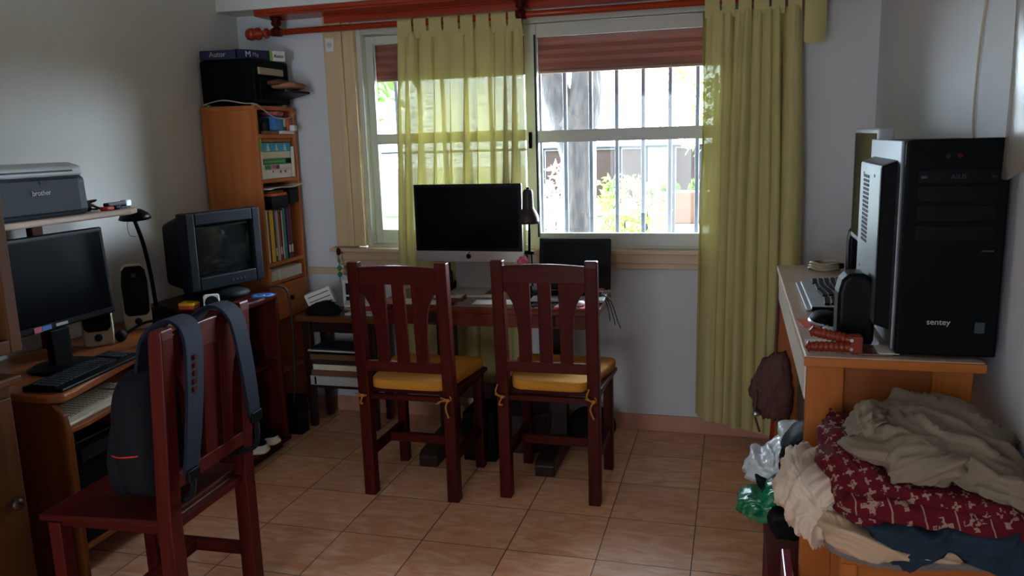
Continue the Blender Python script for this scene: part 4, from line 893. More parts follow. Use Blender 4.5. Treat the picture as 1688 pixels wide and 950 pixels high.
# low clutter between cabinet and side table
t = bx('board_panel', 'dark brown board leaning in the gap under the bookshelf drawer', 'board', -2.27, 3.50, 0, .03, .10, .56, 'darkwood')
t = bx('cardboard_box', 'dim box standing on the floor under the bookshelf', 'box', -2.22, 3.60, 0, .10, .08, .20, 'navyd')
# ================================================================ COMPUTER DESK (left wall)
DZ_ = .752
pd = thing('computer_desk', 'brown laminate computer desk with a raised printer shelf along the left wall', 'desk', (-2.35, 2.35, 0)); PL = (2.35, -2.35, 0)
top = [(-2.60, 1.92), (-2.06, 1.92), (-2.02, 1.95), (-2.03, 2.02), (-2.14, 2.45), (-2.20, 2.80), (-2.22, 2.94), (-2.60, 2.94)]
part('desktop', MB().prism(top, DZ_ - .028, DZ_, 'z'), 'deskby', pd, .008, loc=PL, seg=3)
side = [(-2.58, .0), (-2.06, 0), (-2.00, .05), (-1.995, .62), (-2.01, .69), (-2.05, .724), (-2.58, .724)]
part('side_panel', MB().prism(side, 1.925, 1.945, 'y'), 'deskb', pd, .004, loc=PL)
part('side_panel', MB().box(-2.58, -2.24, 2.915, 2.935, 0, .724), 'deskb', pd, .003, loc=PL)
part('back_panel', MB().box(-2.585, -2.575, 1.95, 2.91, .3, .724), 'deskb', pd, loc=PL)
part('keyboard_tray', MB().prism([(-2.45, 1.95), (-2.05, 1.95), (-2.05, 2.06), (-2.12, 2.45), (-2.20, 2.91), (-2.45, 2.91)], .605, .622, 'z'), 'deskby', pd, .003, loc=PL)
part('footrest', MB().box(-2.5, -2.2, 1.95, 2.91, .10, .118), 'deskby', pd, .003, loc=PL)
part('printer_shelf', MB().prism([(-2.60, 1.60), (-2.20, 1.60), (-2.19, 2.53), (-2.22, 2.60), (-2.30, 2.64), (-2.60, 2.64)], 1.262, 1.284, 'z'), 'pinetop', pd, .006, loc=PL)
for yy in (2.42, 1.95): part('shelf_post', MB().box(-2.58, -2.55, yy, yy + .05, DZ_, 1.262), 'deskb', pd, .003, loc=PL)
for a_, b_ in (((-2.575, 2.10), (-2.56, 2.13)), ((-2.57, 2.30), (-2.57, 2.26))): part('hanging_cord', MB().tube(catm([(a_[0], a_[1], 1.26), (a_[0] + .01, (a_[1] + b_[1]) / 2 + .03, 1.15), (b_[0], b_[1], 1.0)], 5), .004, 6), 'cable', pd, loc=PL)
# laser printer
pr = thing('laser_printer', 'dark grey laser printer with a pale top on the left wall shelf', 'printer', (-2.38, 2.155, 1.284))
part('body', MB().prism([(-.19, 0), (.155, 0), (.165, .02), (.16, .125), (.15, .135), (-.19, .135)], -.2, .2, 'y'), 'mgrey', pr, .008)
part('front_door', MB().prism([(.155, .012), (.170, .016), (.166, .128), (.155, .13)], -.165, .165, 'y'), 'dgrey', pr, .003)
part('top_cover', MB().prism([(-.19, .135), (.152, .135), (.148, .168), (.10, .182), (-.19, .178)], -.205, .205, 'y'), 'lgrey', pr, .008)
part('exit_slot', MB().box(.1485, .1525, -.15, .16, .150, .156), 'black', pr); part('handle_recess', MB().box(.1665, .1685, .0, .045, .112, .124), 'black', pr)
text('lettering', 'brother', .024, (.1705, .0, .085), (PI / 2, 0, PI / 2), 'lgrey', pr)
part('side_badge', MB().box(.1585, .1605, .178, .190, .105, .115), 'lgrey', pr)
# clutter on printer shelf
t = thing('cable_bundle', 'tangle of black cables beside the laser printer', 'cables', (-2.31, 2.41, 1.284))
part('adapter', MB().box(-.03, .03, -.03, .03, 0, .035), 'black', t, .006)
for k in range(5):
    rr = random.Random(k); part('cord', MB().tube(catm([(rr.uniform(-.05, .05), rr.uniform(-.04, .06), rr.uniform(.004, .05 if q not in (0, 5) else .006)) for q in range(6)], 6), .0035, 6), 'cable', t)
part('cord', MB().tube(catm([(-.02, -.03, .0), (0, -.01, .06), (.01, .02, .045), (.02, .07, .01), (.03, .13, .006)], 6), .004, 6), 'beige', t)
t = thing('stapler', 'silver and grey stapler at the end of the printer shelf', 'stapler', (-2.25, 2.535, 1.284), .1); part('lower_arm', MB().box(-.012, .012, -.07, .06, 0, .008), 'dgrey', t, .002); part('upper_arm', MB().box(-.012, .012, -.07, .035, .012, .026), 'mgrey', t, .004); part('head', MB().box(-.013, .013, .03, .066, .004, .03), 'silver', t, .004)
t = thing('red_marker', 'red marker with black cap lying on the printer shelf', 'marker', (-2.215, 2.44, 1.292), .1); part('barrel', MB().cyl((0, -.03, 0), (0, .03, 0), .0075), 'red', t); part('cap', MB().cyl((0, .03, 0), (0, .065, 0), .008), 'black', t)
# LCD monitor
mo = thing('computer_monitor', 'black glossy flat monitor on the computer desk at the left edge', 'monitor', (-2.30, 2.215, DZ_), -.02)
RM = Matrix.Rotation(.06, 3, 'Y')
def tm(x0, x1, y0, y1, z0, z1): return MB().box(x0, x1, y0, y1, z0, z1, Matrix.Rotation(-.06, 3, 'Y'), (.03, 0, .1))
part('housing', tm(.02, .05, -.245, .245, .148, .472), 'black', mo, .006); part('screen', tm(.0502, .0512, -.228, .228, .172, .456), 'screen', mo)
part('top_gloss', tm(.0505, .0515, -.24, .24, .460, .468), 'mgrey', mo); part('sticker', tm(.0512, .0518, -.12, -.09, .150, .169), 'pink', mo); part('sticker', tm(.0512, .0518, -.088, -.05, .152, .168), 'blue', mo); 
part('badge', tm(.0512, .0518, -.03, .02, .155, .165), 'lgrey', mo)
part('neck', MB().box(.0, .03, -.04, .04, .012, .14), 'black', mo, .004); part('foot', MB().lathe([(.11, 0), (.115, .006), (.10, .014), (.02, .018)], (.03, 0, 0)), 'black', mo)
# main keyboard
def keyboard(t, L_, W_, body, key, keyrows=6, cols=18, h=.018, rx=0):
    part('tray', MB().prism([(-W_ / 2, 0), (W_ / 2, 0), (W_ / 2, h * .6), (-W_ / 2, h)], -L_ / 2, L_ / 2, 'y'), body, t, .003)
    mb = MB(); mb2 = MB(); main = mb
    for r in range(keyrows):
        for c in range(cols):
            x = -W_ / 2 + .018 + r * (W_ - .05) / keyrows; yy = -L_ / 2 + .012 + c * (L_ - .024) / cols; zt = h - (x + W_ / 2) / W_ * h * .4
            if r == keyrows - 1 and 4 <= c <= 9: 
                if c == 4: mb.box(x, x + .015, yy, yy + (L_ - .024) / cols * 6 - .003, zt, zt + .006)
                continue
            if c == 14: continue
            (main if c < 14 else mb2).box(x, x + .015, yy, yy + (L_ - .024) / cols - .003, zt, zt + .006)
    part('main_keys', main, key, t, .0015, seg=1); part('number_keys', mb2, key, t, .0015, seg=1)
kb = thing('keyboard', 'black keyboard on the computer desk before the flat monitor', 'keyboard', (-2.135, 2.17, DZ_), .14); keyboard(kb, .44, .14, 'black', 'dgrey')
k2 = thing('keyboard', 'old beige keyboard on the pull-out tray under the desktop', 'keyboard', (-2.17, 2.20, .622), .14); keyboard(k2, .42, .15, 'cream2', 'beige')
t = bx('mouse_mat', 'dark wooden mat under the black keyboard', 'mat', -2.11, 2.20, DZ_ - .0, .0 + .02, .40, .003, 'darkwood') if 0 else None
# speakers
def speaker(loc, rz, label):
    t = thing('desktop_speaker', label, 'speaker', loc, rz, 'beige computer speakers on the left desk')
    out = [(-.052, 0), (.052, 0), (.055, .05), (.052, .20), (.045, .255), (.03, .272), (-.03, .272), (-.045, .255), (-.052, .20), (-.055, .05)]
    part('case', MB().prism(out, -.04, .045, 'y'), 'beige', t, .008)
    part('grille', MB().prism([(-.048, .075), (-.034, .060), (.034, .060), (.048, .075), (.051, .2), (.044, .254), (.029, .2715), (-.029, .2715), (-.044, .254), (-.051, .2)], -.048, -.038, 'y'), 'blackm', t, .004)
    part('badge', MB().box(-.008, .008, -.0495, -.048, .225, .241), 'mgrey', t, .0005); part('volume_knob', MB().lathe([(.014, 0), (.014, .006), (.010, .008)], (0, -.040, .035), (0, -1, 0)), 'dgrey', t); return t
sp1 = speaker((-2.45, 2.80, DZ_), .72, 'beige speaker with black grille standing fully visible left of the desk lamp')
sp2 = speaker((-2.40, 2.52, DZ_), .72, 'beige speaker mostly hidden behind the flat monitor')
t = bx('note_pad', 'small pale note pad on the desk at the foot of the visible speaker', 'note pad', -2.36, 2.86, DZ_, .06, .05, .012, 'cream2', .3)
t = thing('headphones', 'black headphone loop lying on the desk behind the keyboard end', 'headphones', (-2.27, 2.62, DZ_)); part('headband', MB().tube(catm([(-.07, -.05, .02), (-.05, .04, .05), (0, .07, .06), (.05, .04, .05), (.07, -.05, .02)], 6), .006, 8), 'black', t)
for s in (-1, 1): part('ear_cup', MB().ell((s * .07, -.05, .025), (.018, .028, .025), 16, 10), 'blackm', t)
t = thing('computer_tower', 'black computer tower under the computer desk', 'computer', (-2.33, 2.27, .118)); part('case', MB().box(-.16, .12, -.12, .09, 0, .38), 'black', t, .006); part('drive_front', MB().box(.12, .124, -.10, .06, .30, .35), 'dgrey', t, .001); part('button', MB().cyl((.12, .04, .25), (.126, .04, .25), .01), 'silver', t)
t = thing('game_console', 'grey-black slim device under the desk lying right of the tower', 'device', (-2.33, 2.62, .118)); part('case', MB().box(-.1, .1, -.12, .12, 0, .09), 'black', t, .01); part('silver_strip', MB().box(.1, .103, -.10, .10, .03, .05), 'mgrey', t)
# ================================================================ NEAR LEFT CABINET
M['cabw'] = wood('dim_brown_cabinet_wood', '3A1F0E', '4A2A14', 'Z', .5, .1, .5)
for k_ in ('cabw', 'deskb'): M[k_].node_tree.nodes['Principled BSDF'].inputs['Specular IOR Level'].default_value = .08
nc = thing('wall_cabinet', 'brown wooden cabinet cropped by the left edge of the picture', 'cabinet', (-2.27, 1.45, 0)); NL = (2.27, -1.45, 0)
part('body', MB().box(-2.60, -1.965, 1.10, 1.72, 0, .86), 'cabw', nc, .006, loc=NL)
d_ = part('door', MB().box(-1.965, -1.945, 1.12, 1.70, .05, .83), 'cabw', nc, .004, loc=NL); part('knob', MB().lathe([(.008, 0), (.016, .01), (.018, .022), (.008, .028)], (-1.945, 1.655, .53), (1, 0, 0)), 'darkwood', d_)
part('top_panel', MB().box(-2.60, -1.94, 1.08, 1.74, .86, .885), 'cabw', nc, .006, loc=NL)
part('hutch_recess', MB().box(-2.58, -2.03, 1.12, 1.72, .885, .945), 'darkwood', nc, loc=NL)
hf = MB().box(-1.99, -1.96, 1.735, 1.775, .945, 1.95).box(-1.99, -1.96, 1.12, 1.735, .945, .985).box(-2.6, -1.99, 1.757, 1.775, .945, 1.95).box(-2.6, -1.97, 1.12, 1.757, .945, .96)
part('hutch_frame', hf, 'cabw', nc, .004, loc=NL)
# ================================================================ RIGHT DESK
RX0, RX1, RY0, RY1, RZ = .168, .555, 1.965, 3.36, .97
rk = thing('pine_desk', 'orange pine desk along the right wall carrying the big computer tower', 'desk', (.36, 2.66, 0)); KL = (-.36, -2.66, 0)
part('desktop', MB().box(RX0, RX1, RY0, RY1, RZ - .022, RZ), 'pinetop', rk, .004, loc=KL)
part('top_edging', MB().box(RX0 - .001, RX1 + .001, RY0 - .004, RY0 + .004, RZ - .024, RZ - .002), 'pinex', rk, .002, loc=KL)
for x0, x1 in ((RX0 + .008, RX0 + .092), (RX1 - .105, RX1 - .02)):
    for y0 in (RY0 + .015, RY1 - .055): part('leg', MB().box(x0, x1, y0, y0 + .04, 0, RZ - .022), 'pine', rk, .004, loc=KL)
part('side_apron', MB().box(RX0 + .006, RX0 + .022, RY0 + .055, RY1 - .055, RZ - .125, RZ - .022), plain('sheen_paled_pine', 'DAD6D0', .25), rk, .002, loc=KL)  # first apron coloured pale for the window light reflecting off it
part('side_apron', MB().box(RX1 - .035, RX1 - .02, RY0 + .055, RY1 - .055, RZ - .125, RZ - .022), 'piney', rk, .002, loc=KL)
part('end_panel', MB().box(RX0 + .09, RX1 - .10, RY0 + .028, RY0 + .045, .55, RZ - .022), wood('dark_pine_panel', '7C4420', '935427', 'X', .42, .25, .6), rk, .002, loc=KL)
part('end_panel', MB().box(RX0 + .09, RX1 - .10, RY1 - .045, RY1 - .028, .55, RZ - .022), 'pinex', rk, .002, loc=KL)
# PC tower
M['grymet'] = plain('satin_grey_steel', '80868E', .34, .85, var=.01)
tw = thing('computer_tower', 'tall black computer tower with a grey side panel on the pine desk', 'computer', (.475, 2.2, RZ)); T0 = (-.475, -2.2, -RZ)
part('foot', MB().box(.38, .56, 2.02, 2.40, RZ, RZ + .012), 'black', tw, .002, loc=T0)
part('chassis', MB().box(.370, .572, 2.01, 2.44, RZ + .012, 1.468), 'black', tw, .004, loc=T0)
part('front_panel', MB().prism([(.368, RZ + .008), (.578, RZ + .008), (.578, 1.462), (.57, 1.472), (.376, 1.472), (.368, 1.465)], 1.985, 2.012, 'y'), 'blackm', tw, .005, loc=T0)
sp = part('side_panel', MB().box(.362, .370, 2.014, 2.44, RZ + .012, 1.47), 'grymet', tw, .002, loc=T0)
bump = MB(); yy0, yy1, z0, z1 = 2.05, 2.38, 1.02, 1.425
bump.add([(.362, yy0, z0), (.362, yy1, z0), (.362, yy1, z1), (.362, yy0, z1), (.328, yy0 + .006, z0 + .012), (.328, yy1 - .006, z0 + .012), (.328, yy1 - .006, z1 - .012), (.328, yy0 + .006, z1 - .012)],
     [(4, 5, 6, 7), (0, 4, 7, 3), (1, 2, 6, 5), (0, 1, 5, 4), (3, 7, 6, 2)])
bump.mi[1] = 1  # camera-facing flank of the steel bulge painted black for its shade
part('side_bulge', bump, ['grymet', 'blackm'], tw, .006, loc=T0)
vt = MB()
for i in range(16):
    for j in range(7): vt.box(.3265, .3285, 2.22 + j * .013, 2.228 + j * .013, 1.21 + i * .011, 1.217 + i * .011)
part('vent_holes', vt, 'dgrey', tw, loc=T0)
for y_, z_ in ((2.14, 1.385), (2.31, 1.385), (2.14, 1.14), (2.31, 1.14)): part('screw', MB().cyl((.3255, y_, z_), (.3285, y_, z_), .004), 'silver', tw, loc=T0)
part('drive_bay', MB().box(.395, .555, 1.982, 1.986, 1.375, 1.405), 'black', tw, .001, loc=T0)
for k in range(3): part('drive_cover', MB().box(.395, .555, 1.982, 1.986, 1.335 - .045 * k, 1.37 - .045 * k), 'black', tw, .001, loc=T0)
for x in (.452, .476): part('audio_jack', MB().cyl((x, 1.986, 1.435), (x, 1.981, 1.435), .005), 'dgrey' if x < .46 else 'mahog', tw, loc=T0)
text('lettering', 'ASUS', .014, (.475 - .475, 1.981 - 2.2, 1.389 - RZ), (PI / 2, 0, 0), 'mgrey', tw)
text('lettering', 'sentey', .019, (.455 - .475, 1.984 - 2.2, 1.058 - RZ), (PI / 2, 0, 0), 'lgrey', tw)
part('case_sticker', MB().box(.53, .55, 1.983, 1.985, 1.035, 1.06), 'mgrey', tw, loc=T0); part('button', MB().box(.532, .556, 1.982, 1.986, 1.222, 1.225), 'mgrey', tw, loc=T0)
part('eject_button', MB().box(.40, .412, 1.981, 1.983, 1.386, 1.392), 'mgrey', tw, loc=T0); part('eject_button', MB().box(.54, .55, 1.981, 1.983, 1.386, 1.392), 'dgrey', tw, loc=T0)
# second monitor behind the tower
m2 = thing('computer_monitor', 'monitor seen edge-on behind the big tower on the pine desk', 'monitor', (.44, 2.86, RZ))
part('housing', MB().box(-.035, .01, -.24, .24, .15, .53), 'silverp', m2, .006); part('screen', MB().box(-.0375, -.035, -.22, .22, .17, .515), 'crt', m2); part('rear_shell', MB().prism([(.01, .2), (.06, .25), (.06, .46), (.01, .51)], -.15, .15, 'y'), 'blackm', m2, .006)
part('neck', MB().box(.01, .04, -.035, .035, .012, .3), 'blackm', m2, .004); part('foot', MB().box(-.10, .10, -.13, .13, 0, .014), 'blackm', m2, .005)
# black speaker front
def bspk(loc, label, h, w_, d_, rz=0):
    t = thing('desktop_speaker', label, 'speaker', loc, rz, 'black computer speakers on the pine desk')
    out = [(-w_ * .5, 0), (w_ * .5, 0), (w_ * .5, h * .72), (w_ * .42, h * .9), (w_ * .22, h), (-w_ * .22, h), (-w_ * .42, h * .9), (-w_ * .5, h * .72)]
    part('cabinet', MB().prism(out, -d_ / 2, d_ / 2, 'y'), 'black', t, .012, seg=4)
    part('grille', MB().prism([(a * .85, .02 + b * .86) for a, b in out], d_ / 2 - .002, d_ / 2 + .004, 'y'), 'blackm', t, .003)
    part('foot', MB().box(-w_ * .45, w_ * .45, -d_ * .45, d_ * .45, -.0005, .006), 'dgrey', t, .002); part('badge', MB().box(-.006, .006, -d_ / 2 - .001, -d_ / 2, .02, .026), 'mgrey', t); return t
bspk((.296, 2.14, RZ + .0005), 'black rounded speaker standing in front of the keyboard on the pine desk', .178, .088, .085)
sq_ = BK(1413, 374, 3.17)
bspk((sq_.x, 3.17, RZ + .0005), 'black speaker farther back beyond the keyboard, beside the edge-on monitor', sq_.z - RZ, .062, .075)
# keyboard right (L-shaped silver)
kr = thing('keyboard', 'silver-edged black keyboard lying lengthwise on the pine desk', 'keyboard', (.31, 2.69, RZ + .003), PI); mb2 = MB()
part('tray', MB().prism([(-.075, 0), (.085, 0), (.085, .012), (-.075, .026)], -.225, .225, 'y'), 'silverp', kr, .004)
mb = MB()
for r in range(6):
    for c in range(20):
        if c in (14,) or (r == 5 and 4 <= c <= 8): continue
        x = -.062 + r * .019 + .006 * math.sin(c * .33); yy = -.215 + c * .0215; zt = .025 - (x + .075) / .16 * .012
        (mb if c < 14 else mb2).box(x, x + .0155, yy, yy + .0185, zt, zt + .006)
mb.box(.033, .048, -.129, -.04, .0135, .021)
part('main_keys', mb, 'black', kr, .0015, seg=1); part('number_keys', mb2, 'black', kr, .0015, seg=1); part('palm_edge', MB().box(.085, .10, -.22, .22, 0, .008), 'silverp', kr, .003)
part('end_cap', MB().box(-.07, .085, .222, .234, .0, .014), 'blackm', kr, .003)
ms = thing('computer_mouse', 'black and grey mouse partly hidden behind the black speaker', 'mouse', (.247, 2.32, RZ)); part('shell', MB().ell((0, 0, .012), (.040, .055, .024), 26, 14, .85), 'blackm', ms); part('grey_rim', MB().ell((-.004, 0, .008), (.041, .055, .012), 26, 12, .9), 'silverp', ms)
cd_ = thing('card', 'orange plastic card under the mouse on the pine desk', 'card', (.212, 2.32, RZ), .15); part('card_body', MB().box(-.032, .032, -.05, .05, 0, .002), 'orange', cd_, .0005); part('dark_stripe', MB().box(.0, .012, -.03, .03, .002, .0026), 'brown', cd_)
cc = thing('coiled_cable', 'coil of white cable at the far end of the pine desk', 'cable', (.335, 3.25, RZ + .008))
mb = MB()
for k in range(3): mb.tube([(.055 * math.cos(a * PI / 12) * (1 - .05 * k), .05 * math.sin(a * PI / 12) * (1 - .04 * k), .0 + .010 * k + .003 * math.sin(a)) for a in range(25)], .0055, 8)
part('coil', mb, 'wcable', cc); part('plug', MB().box(.03, .07, -.02, .0, 0, .02), 'black', cc, .003)
fp = thing('folded_paper', 'white folded paper slip under the nutcracker', 'paper', (.225, 2.09, RZ)); part('slip', MB().box(-.045, .05, -.04, .04, 0, .0015), 'paper', fp)
fp2 = thing('crumpled_wrapper', 'clear crumpled wrapper beside the speaker foot', 'wrapper', (.245, 2.19, RZ)); part('film', MB().ell((0, 0, .010), (.025, .03, .010), 20, 12, 1, lambda v, c: v * (1 + .35 * noise.noise(v * 90))), 'bagw', fp2)
tn = thing('glass_coaster', 'small dim glass coaster at the front edge of the pine desk', 'coaster', (.335, 2.03, RZ)); part('coaster_body', MB().box(-.045, .03, -.04, .05, 0, .005), 'gtop', tn, .002); part('white_note', MB().box(.0, .045, -.035, .045, .005, .0065), 'paper', tn)
# nutcracker
M['nutw'] = wood('dark_red_nutcracker_wood', '6E2614', '7E3019', 'X', .35, .2)
nt = thing('nutcracker', 'reddish ridged wooden nutcracker lying open at the front edge of the pine desk', 'nutcracker', (.27, 2.02, RZ + .014))
def ridged(a, b, r):
    a = Vector(a); b = Vector(b); N = 40; pr = []
    for i in range(N + 1):
        t_ = i / N; rr = r * (1.0 + (.10 * math.sin(t_ * 60) if .15 < t_ < .85 else 0))
        if t_ < .05: rr = r * (.5 + t_ * 14)
        if .08 < t_ < .13: rr = r * .82
        if t_ < .08: rr = r * 1.2 * math.sin(max(.15, t_ / .08) * PI / 2)
        if t_ > .97: rr = r * .8
        pr.append((rr, t_ * (b - a).length))
    return MB().lathe(pr, a, (b - a), 18)
part('handle', ridged((-.098, -.012, .0), (.012, -.012, .002), .0125), 'nutw', nt); part('handle', ridged((-.088, .012, .034), (.014, -.004, .016), .0125), 'nutw', nt)
part('hinge_block', MB().box(.002, .030, -.026, .012, -.013, .030), 'nutw', nt, .004)
for z_ in (.0, .022): part('hinge_pin', MB().cyl((.004, -.030, z_), (.004, -.026, z_), .004), 'silver', nt)
# brown bag hanging at the far end of the desk
M['brbag'] = cloth('brown_purple_bag_cloth', '5E4440')
hb = thing('hanging_bag', 'brown drawstring bag hanging from the far left leg of the pine desk', 'bag', (.14, 3.30, .45))
o = part('bag_body', puff(pxs([(1296, 585), (1262, 592), (1248, 615), (1238, 640), (1242, 668), (1258, 686), (1280, 690), (1300, 690), (1306, 640)], 3.30), 3.30, .12, .006, 12, 2, fold=(1.3, 60, .010)), 'brbag', hb, loc=(-.14, -3.30, -.45))
a = BK(1247, 645, 3.22); b_ = BK(1244, 683, 3.22); c_ = BK(1252, 712, 3.22)
part('drawstring', MB().tube(catm([a, (a.x - .002, 3.215, (a.z + b_.z) / 2), b_, c_], 5), .005, 6), 'brbag', hb, loc=(-.14, -3.30, -.45)); part('cord_lock', MB().ell(BK(1246, 683, 3.21), (.014, .01, .012)), 'silver', hb, loc=(-.14, -3.30, -.45))
part('hanging_loop', MB().tube(catm([(.17, 3.29, .60), (.172, 3.29, .72), (.175, 3.28, .86), (.18, 3.28, .93)], 5), .005, 6), 'brbag', hb, loc=(-.14, -3.30, -.45))
pl_ = thing('broom_handle', 'orange-red wooden stick standing behind the brown bag near the right curtain', 'stick', (.187, 3.755, 0)); part('stick', MB().cyl((0, 0, 0), (.035, .04, .80), .012, .012), 'reddk', pl_); part('tip', MB().ell((.035, .04, .80), (.013, .013, .02)), 'orange', pl_)
# pile of bags on a dark red box under the desk
dr_ = thing('storage_box', 'dark red box on the floor at the left side of the pine desk', 'box', (.24, 2.42, 0)); part('carton', MB().box(-.125, .125, -.2, .2, 0, .20), plain('dark_red_card', '541A14', .6, 0, .1), dr_, .004); part('lid', MB().box(-.128, .128, -.203, .203, .20, .225), plain('dark_red_lid', '5E1E16', .6, 0, .1), dr_, .003)
def pf(name, label, cat, px, y, depth, m, z0=None, **k):
    pts = pxs(px, y); cx = sum(p[0] for p in pts) / len(pts); cz = sum(p[1] for p in pts) / len(pts)
    mb = puff(pts, y, depth, **k); mb.v = [(a - cx, b - y, c - cz) for a, b, c in mb.v]
    return single(name, mb, m, label, cat, 0, None, (cx, y, cz))
pf('green_plastic_bag', 'shiny green plastic bag lying on top of the dark red box', 'bag', [(1217, 822), (1232, 812), (1250, 812), (1268, 798), (1292, 796), (1302, 815), (1290, 838), (1262, 846), (1232, 842), (1218, 834)], 2.44, .18, 'bagg', wr=.010, fs=16, seed=4)
pf('black_bag', 'small black bag between the white and the green plastic bags', 'bag', [(1245, 778), (1270, 785), (1300, 790), (1306, 820), (1275, 812), (1255, 800)], 2.52, .16, 'bpk', wr=.006, fs=14, seed=5)
pf('white_plastic_bag', 'crumpled white plastic bag sticking out left of the pine desk', 'bag', [(1229, 775), (1240, 746), (1256, 748), (1276, 735), (1300, 730), (1305, 770), (1290, 790), (1262, 782)], 2.60, .20, 'bagw', wr=.013, fs=15, seed=6)
pf('blue_pack', 'white plastic wrapped pack poking out above the navy backpack', 'pack', [(1284, 703), (1300, 700), (1322, 702), (1318, 722), (1290, 722)], 2.66, .12, 'bagw', wr=.005, fs=20, seed=7)
pf('navy_backpack', 'dark navy rounded backpack standing under the left side of the pine desk', 'backpack', [(1282, 770), (1284, 735), (1300, 708), (1325, 694), (1345, 700), (1350, 790), (1320, 830), (1292, 828)], 2.56, .20, 'navyd', wr=.006, fs=9, seed=8)
pf('dark_bag', 'black bag bottom resting on the dark red box behind the green bag', 'bag', [(1272, 838), (1300, 836), (1320, 850), (1318, 876), (1280, 872), (1268, 858)], 2.36, .18, 'bpk', wr=.006, fs=12, seed=9)
pf('light_blue_shirt', 'pale blue cloth beside the navy backpack under the pine desk', 'cloth', [(1308, 758), (1325, 732), (1345, 728), (1348, 775), (1318, 785)], 2.40, .08, cloth('pale_blue_cloth', '5A7888'), wr=.006, fs=12, seed=10)
md = thing('plastic_folder', 'glossy magenta folder standing upright in front of the dark red box', 'folder', (.150, 1.99, 0)); part('cover', MB().box(-.012, .012, -.10, .10, 0, .405), plain('magenta_gloss', '7C2434', .18, coat=.6), md, .004); part('glossy_spine', MB().box(-.0135, .0135, -.112, -.099, .0, .405), 'silverp', md, .002)
# ================================================================ STOOL + CLOTHES
sl_ = thing('wooden_stool', 'orange wooden stool under the pile of clothes in the right foreground', 'stool', (.41, 1.86, 0)); ZL = (-.41, -1.86, 0)
part('seat', MB().box(.235, .588, 1.725, 1.94, .572, .60), 'pinex', sl_, .006, loc=ZL)
for x, y in ((.255, 1.745), (.568, 1.745), (.255, 1.92), (.568, 1.92)): part('leg', MB().beam((x + (.01 if x < .4 else -.01), y, 0), (x, y, .572), .034, .034), 'pine', sl_, .003, loc=ZL)
part('front_rail', MB().box(.25, .57, 1.74, 1.755, .50, .572), 'pinex', sl_, .002, loc=ZL); part('lower_rail', MB().box(.25, .57, 1.74, 1.755, .18, .21), 'pinex', sl_, .002, loc=ZL)
def blanket_mat(big):
    m, n, b = mat('dark_red_patterned_blanket'); tcn = n.nodes.new('ShaderNodeTexCoord')
    nz = n.nodes.new('ShaderNodeTexNoise'); nz.inputs['Scale'].default_value = 14; L(n, tcn.outputs['Object'], nz.inputs[0])
    av = n.nodes.new('ShaderNodeVectorMath'); av.operation = 'MULTIPLY_ADD'; av.inputs[1].default_value = (.016, .016, .016); L(n, nz.outputs['Color'], av.inputs[0]); L(n, tcn.outputs['Object'], av.inputs[2])
    mp = n.nodes.new('ShaderNodeMapping'); mp.inputs['Rotation'].default_value = (.7, .25, 0); S_ = 17 if big else 40; mp.inputs['Scale'].default_value = (S_, S_, S_ * 1.15); L(n, av.outputs[0], mp.inputs[0])
    sp = n.nodes.new('ShaderNodeSeparateXYZ'); L(n, mp.outputs[0], sp.inputs[0])
    def mt(op, a, c=None):
        k = n.nodes.new('ShaderNodeMath'); k.operation = op; L(n, a, k.inputs[0])
        if c is not None:
            if hasattr(c, 'links'): L(n, c, k.inputs[1])
            else: k.inputs[1].default_value = c
        return k.outputs[0]
    A = mt('ABSOLUTE', mt('SUBTRACT', mt('FRACT', sp.outputs[0]), .5)); B_ = mt('ABSOLUTE', mt('SUBTRACT', mt('FRACT', sp.outputs[2]), .5))
    cross = mt('MULTIPLY', mt('LESS_THAN', mt('MINIMUM', A, B_), .085), mt('LESS_THAN', mt('MAXIMUM', A, B_), .34))
    rn = mt('LESS_THAN', mt('ADD', mt('MULTIPLY', A, A), mt('MULTIPLY', B_, B_)), .03)
    ns = n.nodes.new('ShaderNodeTexNoise'); ns.inputs['Scale'].default_value = 120; L(n, tcn.outputs['Object'], ns.inputs[0]); wear = mt('GREATER_THAN', ns.outputs['Fac'], .44)
    msk = mt('MULTIPLY', mt('MAXIMUM', cross, rn), wear)
    if big: msk = mt('MAXIMUM', msk, mt('GREATER_THAN', A, .475))
    mx = n.nodes.new('ShaderNodeMix'); mx.data_type = 'RGBA'; L(n, msk, mx.inputs['Factor']); mx.inputs['A'].default_value = lin('56121C'); mx.inputs['B'].default_value = lin('90756A')
    L(n, mx.outputs['Result'], b.inputs['Base Color']); b.inputs['Roughness'].default_value = .9; b.inputs['Specular IOR Level'].default_value = .15; return m
M['blanket'] = blanket_mat(False); M['blanket2'] = blanket_mat(True); M['wshirt'] = cloth('cream_striped_shirt', 'C9B8A6'); M['cshirt'] = cloth('beige_shirt', 'B49A80'); M['navyc'] = cloth('navy_jeans', '1F2E3C'); M['greyc'] = cloth('grey_tshirt', '6E6866'); M['sweat'] = cloth('grey_brown_sweater', '7A6E5E')
YC = 1.79
def fl_(o, name, px, y, depth, m, **k):
    mb = puff(pxs(px, y), y, depth, **k); l_ = o.location; mb.v = [(a - l_.x, b - l_.y, c - l_.z) for a, b, c in mb.v]; return part(name, mb, m, o)
pf('white_shirt', 'cream white shirt hanging off the left side of the clothes pile', 'shirt', [(1290, 780), (1296, 758), (1320, 752), (1375, 756), (1410, 770), (1425, 800), (1405, 845), (1370, 862), (1330, 872), (1308, 862), (1298, 840), (1284, 812)], YC + .02, .22, 'wshirt', wr=.006, fs=11, seed=11, e=.45, fold=(1.25, 85, 0.0150))
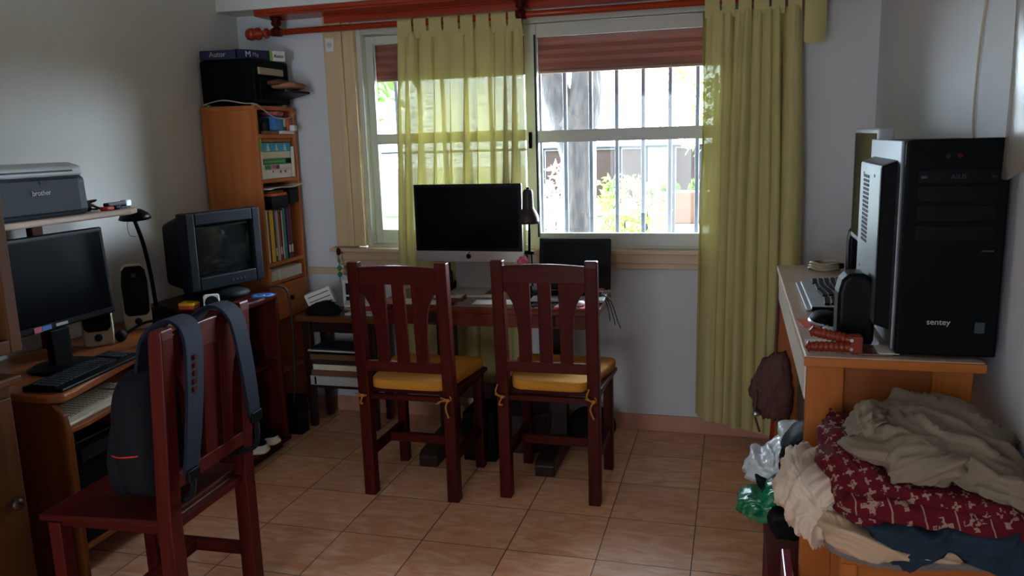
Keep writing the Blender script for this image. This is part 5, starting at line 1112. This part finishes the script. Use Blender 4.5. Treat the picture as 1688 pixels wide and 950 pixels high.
pf('beige_shirt', 'beige striped shirt rolled under the patterned blanket in the clothes pile', 'shirt', [(1342, 838), (1352, 822), (1380, 820), (1430, 838), (1500, 856), (1610, 862), (1620, 880), (1500, 880), (1432, 880), (1385, 874), (1350, 856)], YC - .02, .30, 'cshirt', wr=.005, fs=11, seed=12, e=.45, fold=(-.3, 100, 0.0120))
pf('grey_tshirt', 'grey t-shirt lying lowest on the stool', 't-shirt', [(1346, 856), (1380, 866), (1480, 872), (1600, 874), (1690, 880), (1690, 900), (1600, 896), (1500, 893), (1420, 890), (1378, 886), (1352, 872)], YC + .005, .27, 'greyc', wr=.004, fs=14, seed=13, e=.4, fold=(-.1, 76, 0.0096))
pf('navy_jeans', 'dark navy jeans draped over the front edge of the stool', 'jeans', [(1402, 840), (1480, 842), (1580, 850), (1690, 856), (1704, 905), (1690, 938), (1640, 925), (1588, 880), (1540, 868), (1510, 895), (1472, 918), (1450, 895), (1425, 866)], YC - .095, .16, 'navyc', wr=.005, fs=12, seed=14, e=.4, fold=(1.0, 42, 0.0128))
bk_ = pf('patterned_blanket', 'dark red blanket with pale flower motifs in the middle of the clothes pile', 'blanket', [(1350, 748), (1352, 722), (1364, 706), (1392, 704), (1430, 725), (1500, 742), (1600, 762), (1692, 785), (1704, 840), (1640, 842), (1560, 830), (1470, 822), (1400, 820), (1370, 808), (1356, 778)], YC + .01, .34, 'blanket', wr=.006, fs=9, seed=15, e=.5, fold=(-.35, 40, 0.0160))
fl_(bk_, 'front_fold', [(1370, 815), (1382, 800), (1430, 797), (1520, 806), (1620, 822), (1700, 842), (1708, 885), (1660, 880), (1580, 856), (1500, 850), (1430, 842), (1385, 830)], YC - .10, .14, 'blanket2', wr=.004, fs=10, seed=21, e=.5, fold=(-.2, 34, 0.0080))
sw = pf('sweater', 'grey-brown knitted sweater thrown on top of the clothes pile', 'sweater', [(1452, 705), (1448, 680), (1470, 668), (1500, 664), (1560, 668), (1625, 694), (1680, 742), (1702, 795), (1690, 822), (1640, 805), (1560, 768), (1500, 742)], YC + .04, .24, 'sweat', wr=.006, fs=10, seed=16, e=.5, fold=(-.42, 59, 0.0192))
fl_(sw, 'front_panel', [(1390, 728), (1396, 714), (1430, 706), (1480, 696), (1530, 692), (1600, 712), (1660, 758), (1696, 812), (1670, 818), (1610, 795), (1560, 772), (1500, 748), (1450, 742), (1412, 742)], YC - .05, .2, 'sweat', wr=.006, fs=10, seed=22, e=.5, fold=(-.35, 63, 0.0192))
fl_(sw, 'sleeve', [(1455, 768), (1463, 745), (1490, 730), (1530, 727), (1574, 740), (1592, 764), (1576, 786), (1520, 792), (1480, 785)], YC - .13, .11, 'sweat', wr=.006, fs=12, seed=23, e=.5, fold=(.3, 59, 0.0144))
fl_(sw, 'collar', [(1396, 706), (1408, 694), (1418, 676), (1434, 670), (1456, 684), (1450, 702), (1424, 712)], YC - .02, .12, 'sweat', wr=.006, fs=18, seed=24, e=.5, fold=(.9, 93, 0.0128))
fl_(sw, 'cuff', [(1650, 770), (1690, 790), (1706, 822), (1690, 832), (1650, 815), (1600, 800), (1600, 780)], YC - .11, .10, 'sweat', wr=.005, fs=12, seed=25, e=.5, fold=(-.5, 68, 0.0128))
# wall cable and hanging garment bag on right wall
wc = thing('wall_cable', 'thin beige cable running down the right wall behind the tower', 'cable', (.595, 2.36, 1.5))
part('cord', MB().tube(catm([(0, -.14, .60), (0, -.06, .42), (0, .0, .25), (0, .022, .10), (0, .02, .0), (0, .0, -.10), (-.004, -.02, -.50)], 6), .0032, 8), 'wcable', wc)
gb = thing('hanging_garment_bag', 'cloudy plastic bag with red print hanging at the right picture edge', 'bag', (.555, 1.80, 1.405))
part('film', MB().grid(lambda u, v: ((.05 - .035 * (1 - v)) * math.cos(2 * PI * u) * (1 + .2 * math.sin(6 * PI * u)) + .0, (.15 - .10 * v) * math.sin(2 * PI * u) * (1 + .08 * math.sin(8 * PI * u)), .75 * v + .02 * math.sin(4 * PI * u) * (1 - v)), 48, 20), 'bagc', gb, thick=.001)
part('red_print', MB().box(-.004, .004, .10, .125, .05, .075), 'red', gb, loc=(-.05, .0, 0)) if 0 else None
part('hanger_hook', MB().tube(catm([(0, 0, .74), (0, 0, .80), (.02, 0, .83), (.04, 0, .82)], 5), .003, 6), 'silver', gb)
